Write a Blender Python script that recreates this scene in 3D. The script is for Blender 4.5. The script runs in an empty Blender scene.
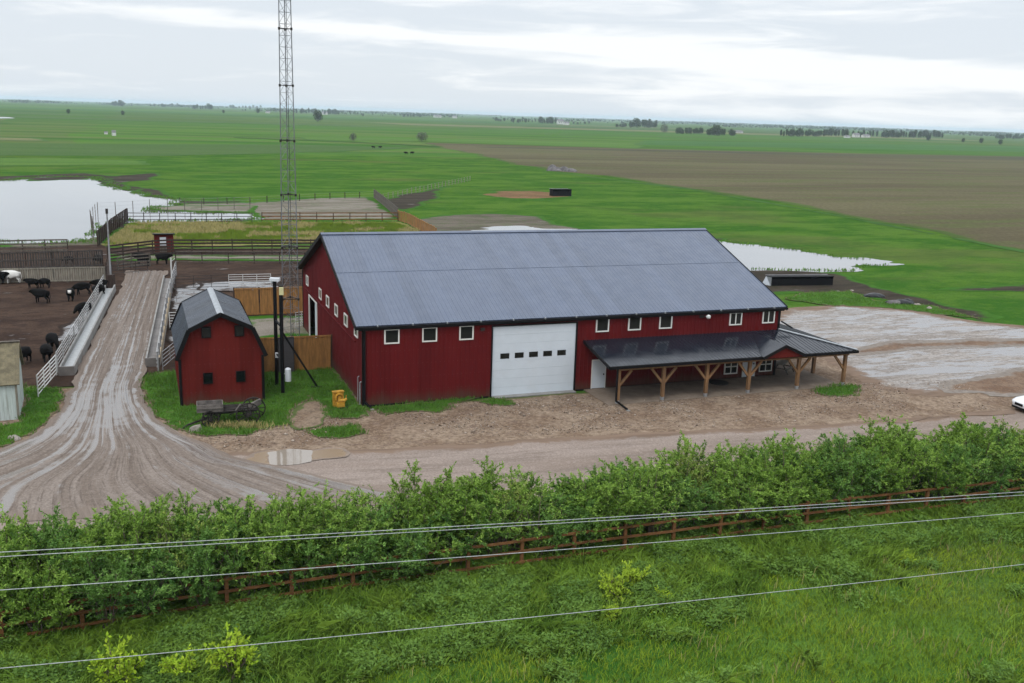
import bpy, bmesh, math, random
import numpy as np
from mathutils import Vector, Matrix
random.seed(7); RNG = np.random.default_rng(11)
SC = bpy.context.scene; COL = SC.collection
PI = math.pi; R = math.radians

# ------------------------------------------------------------------ camera geometry (fitted to the barn)
F, PITCH, ROLL, CAMH = 970.1, .2296, .0333, 18.63
fw = np.array([0, math.cos(PITCH), -math.sin(PITCH)]); _rt = np.array([1., 0, 0]); _up = np.cross(_rt, fw)
rt = math.cos(ROLL)*_rt + math.sin(ROLL)*_up; up = -math.sin(ROLL)*_rt + math.cos(ROLL)*_up
def G(px, py, z=0.0):
    """point of the ground (height z) seen at a place of the survey photograph"""
    d = fw*F + rt*(px-512) + up*(341.5-py); t = (z-CAMH)/d[2]
    return np.array([d[0]*t, d[1]*t, z])
BX, BY, YAW = -9.44, 59.76, .3701          # front left corner of the big barn and its heading
CA, SA = math.cos(YAW), math.sin(YAW)
def L(x, y, z=0.0):                         # barn frame -> world
    return np.array([BX + CA*x - SA*y, BY + SA*x + CA*y, z])
def toL(p): 
    dx, dy = p[0]-BX, p[1]-BY
    return CA*dx + SA*dy, -SA*dx + CA*dy
def GL(px, py):
    return toL(G(px, py))

# ------------------------------------------------------------------ noise
def _h(ix, iy, s):
    n = (ix*374761393 + iy*668265263 + s*974634777) & 0x7fffffff
    n = ((n ^ (n >> 13))*1274126177) & 0x7fffffff
    n = ((n ^ (n >> 16))*668265263) & 0x7fffffff
    return ((n ^ (n >> 15)) & 0xffff)/65535.0
def vn(x, y, s=0):
    x = np.asarray(x, float); y = np.asarray(y, float)
    ix = np.floor(x).astype(np.int64); iy = np.floor(y).astype(np.int64)
    fx = x-ix; fy = y-iy; fx = fx*fx*(3-2*fx); fy = fy*fy*(3-2*fy)
    return (_h(ix, iy, s)*(1-fx)+_h(ix+1, iy, s)*fx)*(1-fy) + (_h(ix, iy+1, s)*(1-fx)+_h(ix+1, iy+1, s)*fx)*fy
def fbm(x, y, s=0, o=4):
    t = 0; a = .5; k = 1.0; w = 0
    for i in range(o):
        t = t + a*vn(np.asarray(x)*k, np.asarray(y)*k, s+i*17); w += a; a *= .5; k *= 2.03
    return t/w

# ------------------------------------------------------------------ object helpers
def tag(o, label=None, cat=None, group=None, kind=None):
    if label: o['label'] = label
    if cat: o['category'] = cat
    if group: o['group'] = group
    if kind: o['kind'] = kind
    return o
def empty(name, loc=(0, 0, 0), rz=0.0):
    o = bpy.data.objects.new(name, None); o.empty_display_size = .3
    o.location = loc; o.rotation_euler = (0, 0, rz); COL.objects.link(o); return o
def copy_tree(o, parent=None):
    c = o.copy(); COL.objects.link(c)
    if parent is not None: c.parent = parent
    for ch in list(o.children): copy_tree(ch, c)
    return c
class MB:
    def __init__(s): s.v = []; s.f = []; s.m = []
    def add(s, vs, fs, mi=0):
        b = len(s.v); s.v += [tuple(map(float, p)) for p in vs]
        s.f += [tuple(b+i for i in q) for q in fs]; s.m += [mi]*len(fs); return s
    def box(s, x0, y0, z0, x1, y1, z1, mi=0):
        vs = [(x0,y0,z0),(x1,y0,z0),(x1,y1,z0),(x0,y1,z0),(x0,y0,z1),(x1,y0,z1),(x1,y1,z1),(x0,y1,z1)]
        return s.add(vs, [(0,3,2,1),(4,5,6,7),(0,1,5,4),(1,2,6,5),(2,3,7,6),(3,0,4,7)], mi)
    def bar(s, p, q, w, h=None, upv=(0, 0, 1), mi=0):
        h = h or w; p = np.array(p, float); q = np.array(q, float); d = q-p; n = np.linalg.norm(d)
        if n < 1e-6: return s
        d /= n; u = np.array(upv, float)
        if abs(d@u) > .98: u = np.array([1., 0, 0])
        a = np.cross(d, u); a /= np.linalg.norm(a); b = np.cross(a, d)
        a = a*w/2; b = b*h/2
        vs = [p-a-b, p+a-b, p+a+b, p-a+b, q-a-b, q+a-b, q+a+b, q-a+b]
        return s.add(vs, [(0,3,2,1),(4,5,6,7),(0,1,5,4),(1,2,6,5),(2,3,7,6),(3,0,4,7)], mi)
    def tube(s, pts, r, seg=6, mi=0, cap=True):
        pts = [np.array(p, float) for p in pts]; n = len(pts)
        rs = r if isinstance(r, (list, tuple)) else [r]*n
        vs = []; prev = None
        for i in range(n):
            d = pts[min(i+1, n-1)]-pts[max(i-1, 0)]; d /= np.linalg.norm(d)+1e-9
            if prev is None:
                u = np.array([0, 0, 1.]) if abs(d[2]) < .9 else np.array([1., 0, 0]); a = np.cross(d, u)
            else: a = prev - d*(prev@d)
            a /= np.linalg.norm(a)+1e-9; prev = a; b = np.cross(d, a)
            for k in range(seg):
                t = 2*PI*k/seg; vs.append(pts[i]+rs[i]*(a*math.cos(t)+b*math.sin(t)))
        fs = [(i*seg+k, i*seg+(k+1) % seg, (i+1)*seg+(k+1) % seg, (i+1)*seg+k) for i in range(n-1) for k in range(seg)]
        if cap: fs += [tuple(range(seg))[::-1], tuple((n-1)*seg+k for k in range(seg))]
        return s.add(vs, fs, mi)
    def ring(s, c, r, th, axis='x', seg=20, w=None, mi=0):
        """flat hoop: square section th x w about a point"""
        w = w or th; vs = []; fs = []
        for k in range(seg):
            t = 2*PI*k/seg
            for rr, ww in ((r-th/2, -w/2), (r+th/2, -w/2), (r+th/2, w/2), (r-th/2, w/2)):
                u, v = rr*math.cos(t), rr*math.sin(t)
                vs.append((c[0]+ww, c[1]+u, c[2]+v) if axis == 'x' else (c[0]+u, c[1]+ww, c[2]+v))
        for k in range(seg):
            for j in range(4):
                fs.append((k*4+j, k*4+(j+1) % 4, ((k+1) % seg)*4+(j+1) % 4, ((k+1) % seg)*4+j))
        return s.add(vs, fs, mi)
    def build(s, name, mat, parent=None, smooth=False):
        me = bpy.data.meshes.new(name); me.from_pydata(s.v, [], s.f); me.update()
        mats = mat if isinstance(mat, (list, tuple)) else [mat]
        for m in mats: me.materials.append(m)
        if len(mats) > 1: me.polygons.foreach_set('material_index', s.m)
        bm = bmesh.new(); bm.from_mesh(me); bmesh.ops.recalc_face_normals(bm, faces=bm.faces); bm.to_mesh(me); bm.free()
        if smooth: me.polygons.foreach_set('use_smooth', [True]*len(me.polygons))
        o = bpy.data.objects.new(name, me); COL.objects.link(o)
        if parent is not None: o.parent = parent
        return o
def npmesh(name, V, faces_flat, nper, mat, parent=None, attrs=None, smooth=False, uv=None):
    """fast mesh from arrays: V (n,3), faces_flat index array, nper verts per face"""
    me = bpy.data.meshes.new(name); nf = len(faces_flat)//nper
    me.vertices.add(len(V)); me.vertices.foreach_set('co', np.asarray(V, np.float32).ravel())
    me.loops.add(len(faces_flat)); me.loops.foreach_set('vertex_index', np.asarray(faces_flat, np.int32))
    me.polygons.add(nf); me.polygons.foreach_set('loop_start', np.arange(0, nf*nper, nper, dtype=np.int32))
    try: me.polygons.foreach_set('loop_total', np.full(nf, nper, np.int32))
    except Exception: pass
    me.update(calc_edges=True)
    for k, a in (attrs or {}).items():
        at = me.attributes.new(k, 'FLOAT', 'POINT'); at.data.foreach_set('value', np.asarray(a, np.float32))
    if uv is not None:
        ul = me.uv_layers.new(name='UVMap'); ul.data.foreach_set('uv', np.asarray(uv, np.float32)[np.asarray(faces_flat)].ravel())
    if smooth: me.polygons.foreach_set('use_smooth', np.ones(nf, bool))
    me.materials.append(mat); me.validate()
    o = bpy.data.objects.new(name, me); COL.objects.link(o)
    if parent is not None: o.parent = parent
    return o

# ------------------------------------------------------------------ materials
class NT:
    def __init__(s, name):
        s.mat = bpy.data.materials.new(name); s.mat.use_nodes = True; s.t = s.mat.node_tree
        s.t.nodes.clear(); s.out = s.t.nodes.new('ShaderNodeOutputMaterial')
        s.bsdf = None
    def n(s, typ, ins=None, **kw):
        nd = s.t.nodes.new('ShaderNode'+typ)
        for k, v in kw.items(): setattr(nd, k, v)
        for k, v in (ins or {}).items(): s.set(nd, k, v)
        return nd
    def set(s, nd, k, v):
        sock = nd.inputs[k]
        if isinstance(v, bpy.types.NodeSocket): s.t.links.new(v, sock)
        elif isinstance(v, (tuple, list)) and len(v) == 3 and sock.type == 'RGBA': sock.default_value = (*v, 1)
        else: sock.default_value = v
    def noise(s, vec, scale, detail=4, rough=.55, dist=0):
        return s.n('TexNoise', {'Vector': vec, 'Scale': scale, 'Detail': detail, 'Roughness': rough, 'Distortion': dist}).outputs['Fac']
    def mapv(s, vec, scale=(1, 1, 1), rot=(0, 0, 0), loc=(0, 0, 0)):
        return s.n('Mapping', {'Vector': vec, 'Scale': scale, 'Rotation': rot, 'Location': loc}).outputs[0]
    def math(s, op, a, b=0.0, clamp=False):
        return s.n('Math', {0: a, 1: b}, operation=op, use_clamp=clamp).outputs[0]
    def ramp(s, fac, lo, hi, a=0.0, b=1.0):
        return s.n('MapRange', {'Value': fac, 'From Min': lo, 'From Max': hi, 'To Min': a, 'To Max': b}, interpolation_type='SMOOTHSTEP').outputs[0]
    def mix(s, fac, a, b, blend='MIX'):
        nd = s.n('Mix', data_type='RGBA', blend_type=blend)
        s.set(nd, 0, fac); s.set(nd, 6, a); s.set(nd, 7, b); return nd.outputs[2]
    def pos(s): return s.n('NewGeometry').outputs['Position']
    def obj(s): return s.n('TexCoord').outputs['Object']
    def uv(s): return s.n('TexCoord').outputs['UV']
    def attr(s, name): return s.n('Attribute', attribute_name=name).outputs['Fac']
    def bump(s, h, strength=.5, dist=.05):
        return s.n('Bump', {'Height': h, 'Strength': strength, 'Distance': dist}).outputs[0]
    def done(s, color, rough=.7, normal=None, spec=.5, metal=0.0, **extra):
        b = s.n('BsdfPrincipled', {'Base Color': color, 'Roughness': rough, 'Specular IOR Level': spec, 'Metallic': metal})
        if normal is not None: s.set(b, 'Normal', normal)
        for k, v in extra.items(): s.set(b, k.replace('_', ' '), v)
        s.t.links.new(b.outputs[0], s.out.inputs[0]); s.bsdf = b; return s.mat
def lin(r, g, b):
    f = lambda c: (c/255/12.92 if c/255 <= .04045 else ((c/255+.055)/1.055)**2.4)
    return (f(r), f(g), f(b))
def mul(c, k): return tuple(min(1., x*k) for x in c)
def simple(name, col, rough=.6, var=.25, scale=3.0, bump=.15, spec=.5, metal=0.0, stretch=(1, 1, 1), bscale=None, dirt=None, dirt_amt=.4):
    """painted / wooden / concrete surface: colour with uneven tone, blotches of dirt and a fine bump"""
    t = NT(name); v = t.mapv(t.obj(), stretch)
    n1 = t.noise(v, scale, 5, .6); n2 = t.noise(v, scale*7, 3, .6)
    c = t.mix(t.ramp(n1, .3, .7), mul(col, 1-var), mul(col, 1+var))
    c = t.mix(t.math('MULTIPLY', t.ramp(n2, .35, .75), .35), c, mul(col, 1-var*1.4))
    if dirt: c = t.mix(t.math('MULTIPLY', t.ramp(t.noise(v, scale*.6, 6, .65), .5, .72), dirt_amt), c, dirt)
    r = t.ramp(n2, .2, .8, max(.02, rough-.08), min(1, rough+.1))
    nb = t.bump(t.noise(v, bscale or scale*10, 4, .6), bump, .02) if bump else None
    return t.done(c, r, nb, spec, metal)

# painted ribbed sheet: slight tone difference from sheet to sheet (0.9 m), rain streaks
def sheet(name, col, rough, var=.1, spec=.5, streak=.15, axis=(1, 0, 0), mud=False):
    t = NT(name); v = t.obj(); sx = t.n('SeparateXYZ', {0: v})
    ax = sx.outputs[0] if axis[0] else sx.outputs[1]
    pan = t.n('TexWhiteNoise', {'W': t.math('FLOOR', t.math('DIVIDE', ax, .915))}, noise_dimensions='1D').outputs[0]
    c = t.mix(pan, mul(col, 1-var), mul(col, 1+var))
    st = t.noise(t.mapv(v, (6, 6, .35)), 1.0, 4, .6)
    c = t.mix(t.math('MULTIPLY', t.ramp(st, .45, .8), streak), c, mul(col, .45))
    lg = t.noise(v, .35, 4, .6)
    c = t.mix(t.math('MULTIPLY', t.ramp(lg, .4, .75), .25), c, mul(col, 1.3))
    if mud:                                       # mud splashed up the foot of the wall, and lines of screws
        hz = t.math('ADD', sx.outputs[2], t.math('MULTIPLY', t.noise(t.mapv(v, (1.3, 1.3, .3)), 1.0, 5, .65), -1.3))
        c = t.mix(t.math('MULTIPLY', t.ramp(hz, -.65, .35, 1, 0), .75), c, (.075, .045, .032))
        fr = t.math('FRACT', t.math('DIVIDE', sx.outputs[2], .9)); dots = t.math('FRACT', t.math('MULTIPLY', ax, 3.333))
        sc = t.math('MULTIPLY', t.math('LESS_THAN', fr, .04), t.math('LESS_THAN', dots, .2))
        c = t.mix(t.math('MULTIPLY', sc, .5), c, (.16, .06, .06))
    return t.done(c, t.ramp(t.noise(v, 1.3, 4), .3, .7, rough-.06, rough+.08), t.bump(t.noise(v, 3.0, 3), .06, .02), spec)

RED = (.098, .0085, .0092)
M = {}
M['red_wall'] = sheet('red_steel', RED, .65, .10, .06, streak=.35, mud=True)
M['red_side'] = sheet('red_steel_side', (.098, .0100, .0115), .65, .10, .08, streak=.35, axis=(0, 1, 0), mud=True)
M['red_wood'] = sheet('red_boards', (.104, .0125, .0100), .65, .12, .06, streak=.35, mud=True)
M['roof'] = sheet('charcoal_roof', (.066, .085, .130), .34, .10, .5, .28)
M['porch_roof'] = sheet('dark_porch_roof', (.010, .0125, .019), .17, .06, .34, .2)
M['shed_roof'] = sheet('blue_grey_roof', (.022, .029, .042), .33, .25, .5, .25, axis=(0, 1, 0))
M['black_trim'] = simple('black_trim', (.005, .005, .006), .5, .2, 2, .05, .15)
M['white_door'] = simple('white_sectional_door', (.53, .575, .62), .5, .03, 1.2, .04, .25, dirt=(.45, .43, .40), dirt_amt=.15)
M['white_trim'] = simple('white_trim', (.66, .65, .61), .5, .08, 4, .05)
M['glass'] = NT('dark_glass').done((.004, .007, .006), .08, None, .5)
M['cedar'] = simple('cedar_timber', (.19, .10, .042), .75, .3, 2.0, .3, stretch=(2, 2, .5))
M['steel'] = simple('galvanised_steel', (.36, .38, .40), .45, .15, 2.0, .05, metal=.6)
M['steel_mast'] = simple('mast_steel', (.16, .165, .18), .5, .2, 1.0, .05, metal=.3)
M['white_pipe'] = simple('white_pipe', (.50, .50, .49), .5, .15, 1.0, .05, dirt=(.22, .18, .15), dirt_amt=.5)
M['grey_pipe'] = simple('grey_pipe', (.25, .25, .26), .5, .25, 1.0, .05, dirt=(.14, .09, .07), dirt_amt=.5)
M['dark_pipe'] = simple('dark_pipe', (.03, .026, .026), .6, .3, 1.0, .05, .2)
M['black_pipe'] = simple('black_pipe', (.005, .005, .006), .5, .2, 1.0, .05, .15)
M['concrete'] = simple('concrete', (.21, .205, .195), .75, .18, 1.2, .2, dirt=(.12, .09, .07), dirt_amt=.5)
M['concrete_dark'] = simple('wet_concrete', (.14, .125, .115), .6, .2, 1.2, .2, dirt=(.07, .05, .04), dirt_amt=.5)
M['porch_slab'] = simple('porch_gravel_slab', (.175, .138, .108), .9, .2, .8, .2, .15, dirt=(.10, .08, .06), dirt_amt=.6)
M['brown_board'] = simple('orange_brown_boards', (.27, .125, .032), .75, .3, 1.5, .3, stretch=(4, 4, .6))
M['brown_rail'] = simple('brown_rail', (.155, .072, .030), .85, .35, 1.0, .3, .1)
M['old_board'] = simple('old_grey_boards', (.115, .10, .082), .85, .35, 1.5, .4, .2, stretch=(4, 4, .6))
M['pale_board'] = simple('pale_grey_boards', (.21, .19, .15), .85, .3, 1.5, .4, stretch=(4, 4, .6))
M['dark_board'] = simple('dark_brown_boards', (.042, .028, .022), .85, .35, 1.5, .4, .2, stretch=(4, 4, .6))
M['wagon_wood'] = simple('weathered_wagon_wood', (.12, .105, .095), .85, .4, 3.0, .4)
M['wagon_dark'] = simple('dark_old_wood', (.028, .024, .022), .85, .4, 3.0, .4, .2)
M['iron'] = simple('rusty_iron', (.03, .025, .023), .7, .4, 5.0, .3, .2)
M['yellow'] = simple('yellow_paint', (.42, .22, .025), .6, .3, 4.0, .1, .3, dirt=(.10, .05, .02), dirt_amt=.8)
M['white_box'] = simple('white_box', (.55, .57, .6), .45, .08, 2.0, .05)
M['mint_wall'] = simple('pale_mint_wall', (.42, .47, .45), .7, .12, 1.6, .2, stretch=(5, 5, .6), dirt=(.16, .15, .11), dirt_amt=.6)
M['brown_roof'] = simple('brown_shingle_roof', (.13, .11, .065), .9, .3, 2.5, .5)
M['rock'] = simple('pale_rock', (.26, .23, .2), .9, .3, 2.0, .6)
M['tarp'] = simple('black_tarp', (.012, .013, .015), .4, .5, 1.5, .6, .3)
M['junk'] = simple('grey_junk', (.12, .11, .11), .8, .5, .8, .5)
M['black_rubber'] = simple('black_rubber', (.012, .012, .012), .7, .3, 5, .1)
M['black_sheet'] = simple('black_sheet_steel', (.005, .005, .006), .6, .3, 1, .1, .12)
M['mid_pipe'] = simple('weathered_pipe', (.33, .33, .325), .5, .2, 1.0, .05, dirt=(.14, .11, .09), dirt_amt=.6)
M['wire'] = simple('aluminium_wire', (.36, .37, .38), .5, .3, 30.0, .0, metal=.2)
M['car_white'] = simple('white_car_paint', (.72, .73, .75), .15, .02, 1, .0)
M['far_wall'] = simple('far_house_wall', (.6, .6, .58), .8, .1, .2, .0)
M['far_roof'] = simple('far_house_roof', (.16, .15, .16), .8, .2, .2, .0)
M['bark'] = simple('bark', (.11, .085, .06), .9, .3, 4, .5)
M['lamp_glass'] = simple('frosted_lamp', (.6, .6, .58), .3, .05, 2, .0)

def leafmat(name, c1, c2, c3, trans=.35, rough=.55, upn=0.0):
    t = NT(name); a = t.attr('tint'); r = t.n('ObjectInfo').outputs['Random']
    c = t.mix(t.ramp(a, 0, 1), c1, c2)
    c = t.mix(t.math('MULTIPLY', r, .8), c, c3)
    b = t.n('BsdfPrincipled', {'Base Color': c, 'Roughness': rough, 'Specular IOR Level': .07})
    tr = t.n('BsdfTranslucent', {'Color': t.mix(.5, c, (.12, .2, .02))})
    if upn:                                       # soft curved blades: their shading normal leans to the light
        nn = t.n('Mix', data_type='VECTOR'); t.set(nn, 0, upn); t.set(nn, 4, t.n('NewGeometry').outputs['Normal']); nn.inputs[5].default_value = (0, 0, 1)
        vn_ = t.n('VectorMath', {0: nn.outputs[1]}, operation='NORMALIZE').outputs[0]; t.set(b, 'Normal', vn_)
    m = t.n('MixShader', {0: trans, 1: b.outputs[0], 2: tr.outputs[0]})
    t.t.links.new(m.outputs[0], t.out.inputs[0]); return t.mat
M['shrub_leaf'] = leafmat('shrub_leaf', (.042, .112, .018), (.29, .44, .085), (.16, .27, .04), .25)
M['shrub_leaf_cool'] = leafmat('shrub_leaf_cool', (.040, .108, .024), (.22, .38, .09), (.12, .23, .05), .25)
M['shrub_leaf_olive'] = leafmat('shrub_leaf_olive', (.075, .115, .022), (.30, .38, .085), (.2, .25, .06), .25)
M['lime_leaf'] = leafmat('lime_leaf', (.21, .36, .018), (.40, .54, .04), (.3, .42, .04), .25, .6, .6)
M['far_leaf'] = leafmat('far_leaf', (.030, .055, .022), (.06, .095, .035), (.055, .07, .04), .15)
M['grey_leaf'] = leafmat('grey_leaf', (.09, .10, .08), (.15, .16, .12), (.12, .13, .1), .15)
M['blade'] = leafmat('grass_blade', (.18, .345, .012), (.46, .58, .034), (.19, .30, .03), .15, .7, .92)
M['blade_dark'] = leafmat('blue_green_blade', (.080, .180, .018), (.23, .36, .042), (.12, .22, .04), .2, .7, .7)
M['blade_dry'] = leafmat('dry_blade', (.26, .23, .08), (.45, .37, .17), (.4, .34, .14), .25, .7, .5)
M['lawn_blade'] = leafmat('lawn_blade', (.050, .135, .016), (.115, .235, .026), (.08, .17, .025), .3, .6, .5)

M['weed_leaf'] = leafmat('weed_leaf', (.065, .155, .018), (.26, .41, .052), (.10, .18, .05), .25, .85, .4)

# ------------------------------------------------------------------ ground materials
def ground_mat():
    """pasture near the yard, a patchwork of fields laid out along the barn's axes farther out"""
    t = NT('pasture_ground'); p = t.pos()
    q = t.mapv(p, (1, 1, 1), (0, 0, -YAW), (0, 0, 0))           # into the barn's heading
    near1 = t.noise(t.mapv(q, (.05, .09, 1)), 1.0, 7, .68)
    near2 = t.noise(t.mapv(q, (.6, .6, 1)), 1.0, 5, .65)
    fine = t.noise(t.mapv(p, (4, 4, 1)), 1.0, 4, .7)
    c = t.mix(t.ramp(near1, .42, .58), (.034, .094, .014), (.070, .134, .022))
    c = t.mix(t.math('MULTIPLY', t.ramp(near2, .50, .64), .6), c, (.070, .130, .020))
    c = t.mix(t.math('MULTIPLY', t.ramp(fine, .42, .72), .5), c, (.016, .050, .008))
    md = t.noise(t.mapv(q, (.12, .22, 1), loc=(9, 3, 0)), 1.0, 6, .7)
    c = t.mix(t.math('MULTIPLY', t.ramp(md, .52, .66), .45), c, (.022, .070, .009))
    # worn brownish spots
    wn = t.noise(t.mapv(q, (.012, .03, 1), loc=(4.3, 1.7, 0)), 1.0, 6, .68)
    c = t.mix(t.math('MULTIPLY', t.ramp(wn, .53, .64), .38), c, (.095, .092, .038))
    # far fields
    wob = t.n('TexNoise', {'Vector': t.mapv(q, (.006, .006, 1)), 'Scale': 1.0, 'Detail': 4}).outputs[1]
    qw = t.n('VectorMath', {0: q, 1: t.n('VectorMath', {0: wob, 1: (60, 60, 0)}, operation='MULTIPLY').outputs[0]}, operation='ADD').outputs[0]
    cell = t.n('VectorMath', {0: t.n('VectorMath', {0: qw, 1: (520, 310, 1000)}, operation='DIVIDE').outputs[0]}, operation='FLOOR').outputs[0]
    wn3 = t.n('TexWhiteNoise', {'Vector': cell}, noise_dimensions='3D').outputs[0]
    fr = t.n('ValToRGB', {'Fac': wn3}); el = fr.color_ramp.elements
    el[0].position = 0; el[0].color = (.060, .130, .026, 1); el[1].position = 1; el[1].color = (.085, .115, .042, 1)
    for po, co in ((.2, (.052, .120, .026)), (.4, (.075, .150, .028)), (.58, (.078, .118, .038)), (.72, (.050, .108, .028)), (.86, (.090, .125, .042))):
        e = el.new(po); e.color = (*co, 1)
    fr.color_ramp.interpolation = 'LINEAR'
    farn = t.noise(t.mapv(q, (.0016, .009, 1)), 1.0, 6, .65)
    fc = t.mix(t.ramp(farn, .3, .7), fr.outputs[0], t.mix(.6, fr.outputs[0], (.052, .125, .022)))
    fc = t.mix(t.math('MULTIPLY', t.ramp(t.noise(t.mapv(q, (.0025, .028, 1)), 1.0, 6, .7), .47, .58), .65), fc, (.105, .125, .048))
    fc = t.mix(t.math('MULTIPLY', t.ramp(t.noise(t.mapv(q, (.0022, .020, 1), loc=(5, 2, 0)), 1.0, 6, .7), .50, .58), .6), fc, (.030, .084, .018))
    sy = t.n('SeparateXYZ', {0: q}).outputs[1]
    far = t.ramp(t.math('ADD', sy, t.math('MULTIPLY', t.math('SUBTRACT', near1, .5), 60)), 395, 420)
    c = t.mix(far, c, fc)
    return t.done(c, .9, t.bump(t.math('ADD', fine, t.math('MULTIPLY', near2, 1.5)), .45, .12), .0)

def soil(name, c1, c2, c3, scale=1.0, wet=0.0, wetcol=None, bump=.4, src='pos', stretch=(1, 1, 1), wscale=.35, wlo=.5, wsoft=.12, wrough=.16, bdist=.06, fine=9.0, wspec=.5, edge=None, eband=1.2, enoise=.9, wetattr=False, gravel=False):
    """earth: three tones, stones in the bump, and wet films (dark and glossy) along `stretch`"""
    t = NT(name); p = t.pos() if src == 'pos' else t.uv()
    q = t.mapv(p, (1, 1, 1), (0, 0, -YAW)) if src == 'pos' else p
    v = t.mapv(q, stretch)
    n1 = t.noise(v, scale, 6, .62, .4 if src == 'pos' else 0); n2 = t.noise(v, scale*4.3, 5, .65); pp = t.pos()
    gr = t.noise(pp, fine, 3, .7)
    c = t.mix(t.ramp(n1, .38, .60), c1, c2)
    c = t.mix(t.math('MULTIPLY', t.ramp(n2, .48, .64), .8), c, c3)
    c = t.mix(t.math('MULTIPLY', t.ramp(gr, .35, .70), .55), c, mul(c1, .5))
    gr2 = t.noise(pp, fine*.37, 4, .75)
    c = t.mix(t.math('MULTIPLY', t.ramp(gr2, .5, .75), .5), c, mul(c2, 1.22))
    if gravel:                                    # loose stones, pale and dark, a hand's breadth across
        vo = t.n('TexVoronoi', {'Vector': pp, 'Scale': 8.0}); vr = t.n('SeparateColor', {0: vo.outputs['Color']}).outputs[0]
        c = t.mix(t.math('MULTIPLY', t.ramp(vr, .62, .95), .28), c, mul(c2, 1.35)); c = t.mix(t.math('MULTIPLY', t.ramp(vr, .38, .05), .3), c, mul(c1, .45))
    em = None
    if edge:
        e = t.math('DIVIDE', t.attr('edge'), eband)
        en = t.math('ADD', t.math('MULTIPLY', t.noise(t.mapv(q if src == 'pos' else pp, (1, 1, 1)), enoise, 6, .7), .75), t.math('MULTIPLY', gr2, .25))
        em = t.ramp(t.math('SUBTRACT', en, e), .12, .32)
        c0 = c; c = t.mix(em, c, t.mix(t.ramp(n2, .3, .7), edge, mul(edge, .7)))
    h = t.math('ADD', t.math('MULTIPLY', n2, .6), t.math('MULTIPLY', gr, .35))
    if wet > 0:
        w1 = t.noise(v, wscale, 5, .6, .6 if src == 'pos' else 0)
        w2 = t.noise(v, wscale*5, 4, .6)
        if src == 'uv': w2 = t.math('ADD', t.math('MULTIPLY', w2, .5), t.math('MULTIPLY', t.noise(pp, 1.1, 5, .65), .5))
        wf = t.math('ADD', t.math('MULTIPLY', w1, .62), t.math('MULTIPLY', w2, .38))
        if wetattr: wf = t.math('ADD', wf, t.attr('wetb'))
        wm = t.math('MULTIPLY', t.ramp(wf, wlo, wlo+wsoft), wet, True)
        if em is not None: wm = t.math('MULTIPLY', wm, t.math('SUBTRACT', 1.0, em), True)
        c = t.mix(wm, c, wetcol or mul(c1, .6))
        rough = t.ramp(wm, 0, 1, .9, wrough)
        st = t.ramp(wm, 0, .8, bump, bump*.12)
        nb = t.n('Bump', {'Height': h, 'Strength': st, 'Distance': bdist}).outputs[0]
        return t.done(c, rough, nb, t.ramp(wm, 0, 1, .03, wspec))
    return t.done(c, .95, t.bump(h, bump, bdist), .03)

def water(name, col, rough=.05, sp=.5):
    t = NT(name); p = t.pos()
    n = t.noise(t.mapv(p, (.8, 1.6, 1)), 1.0, 4, .6); n2 = t.noise(t.mapv(p, (.03, .06, 1)), 1.0, 4, .6)
    c = t.mix(t.ramp(n2, .3, .7), col, mul(col, 1.15))
    return t.done(c, t.ramp(n2, .3, .7, rough, rough+.05), t.bump(n, .05, .03), sp, 0.0, IOR=1.5)

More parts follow.
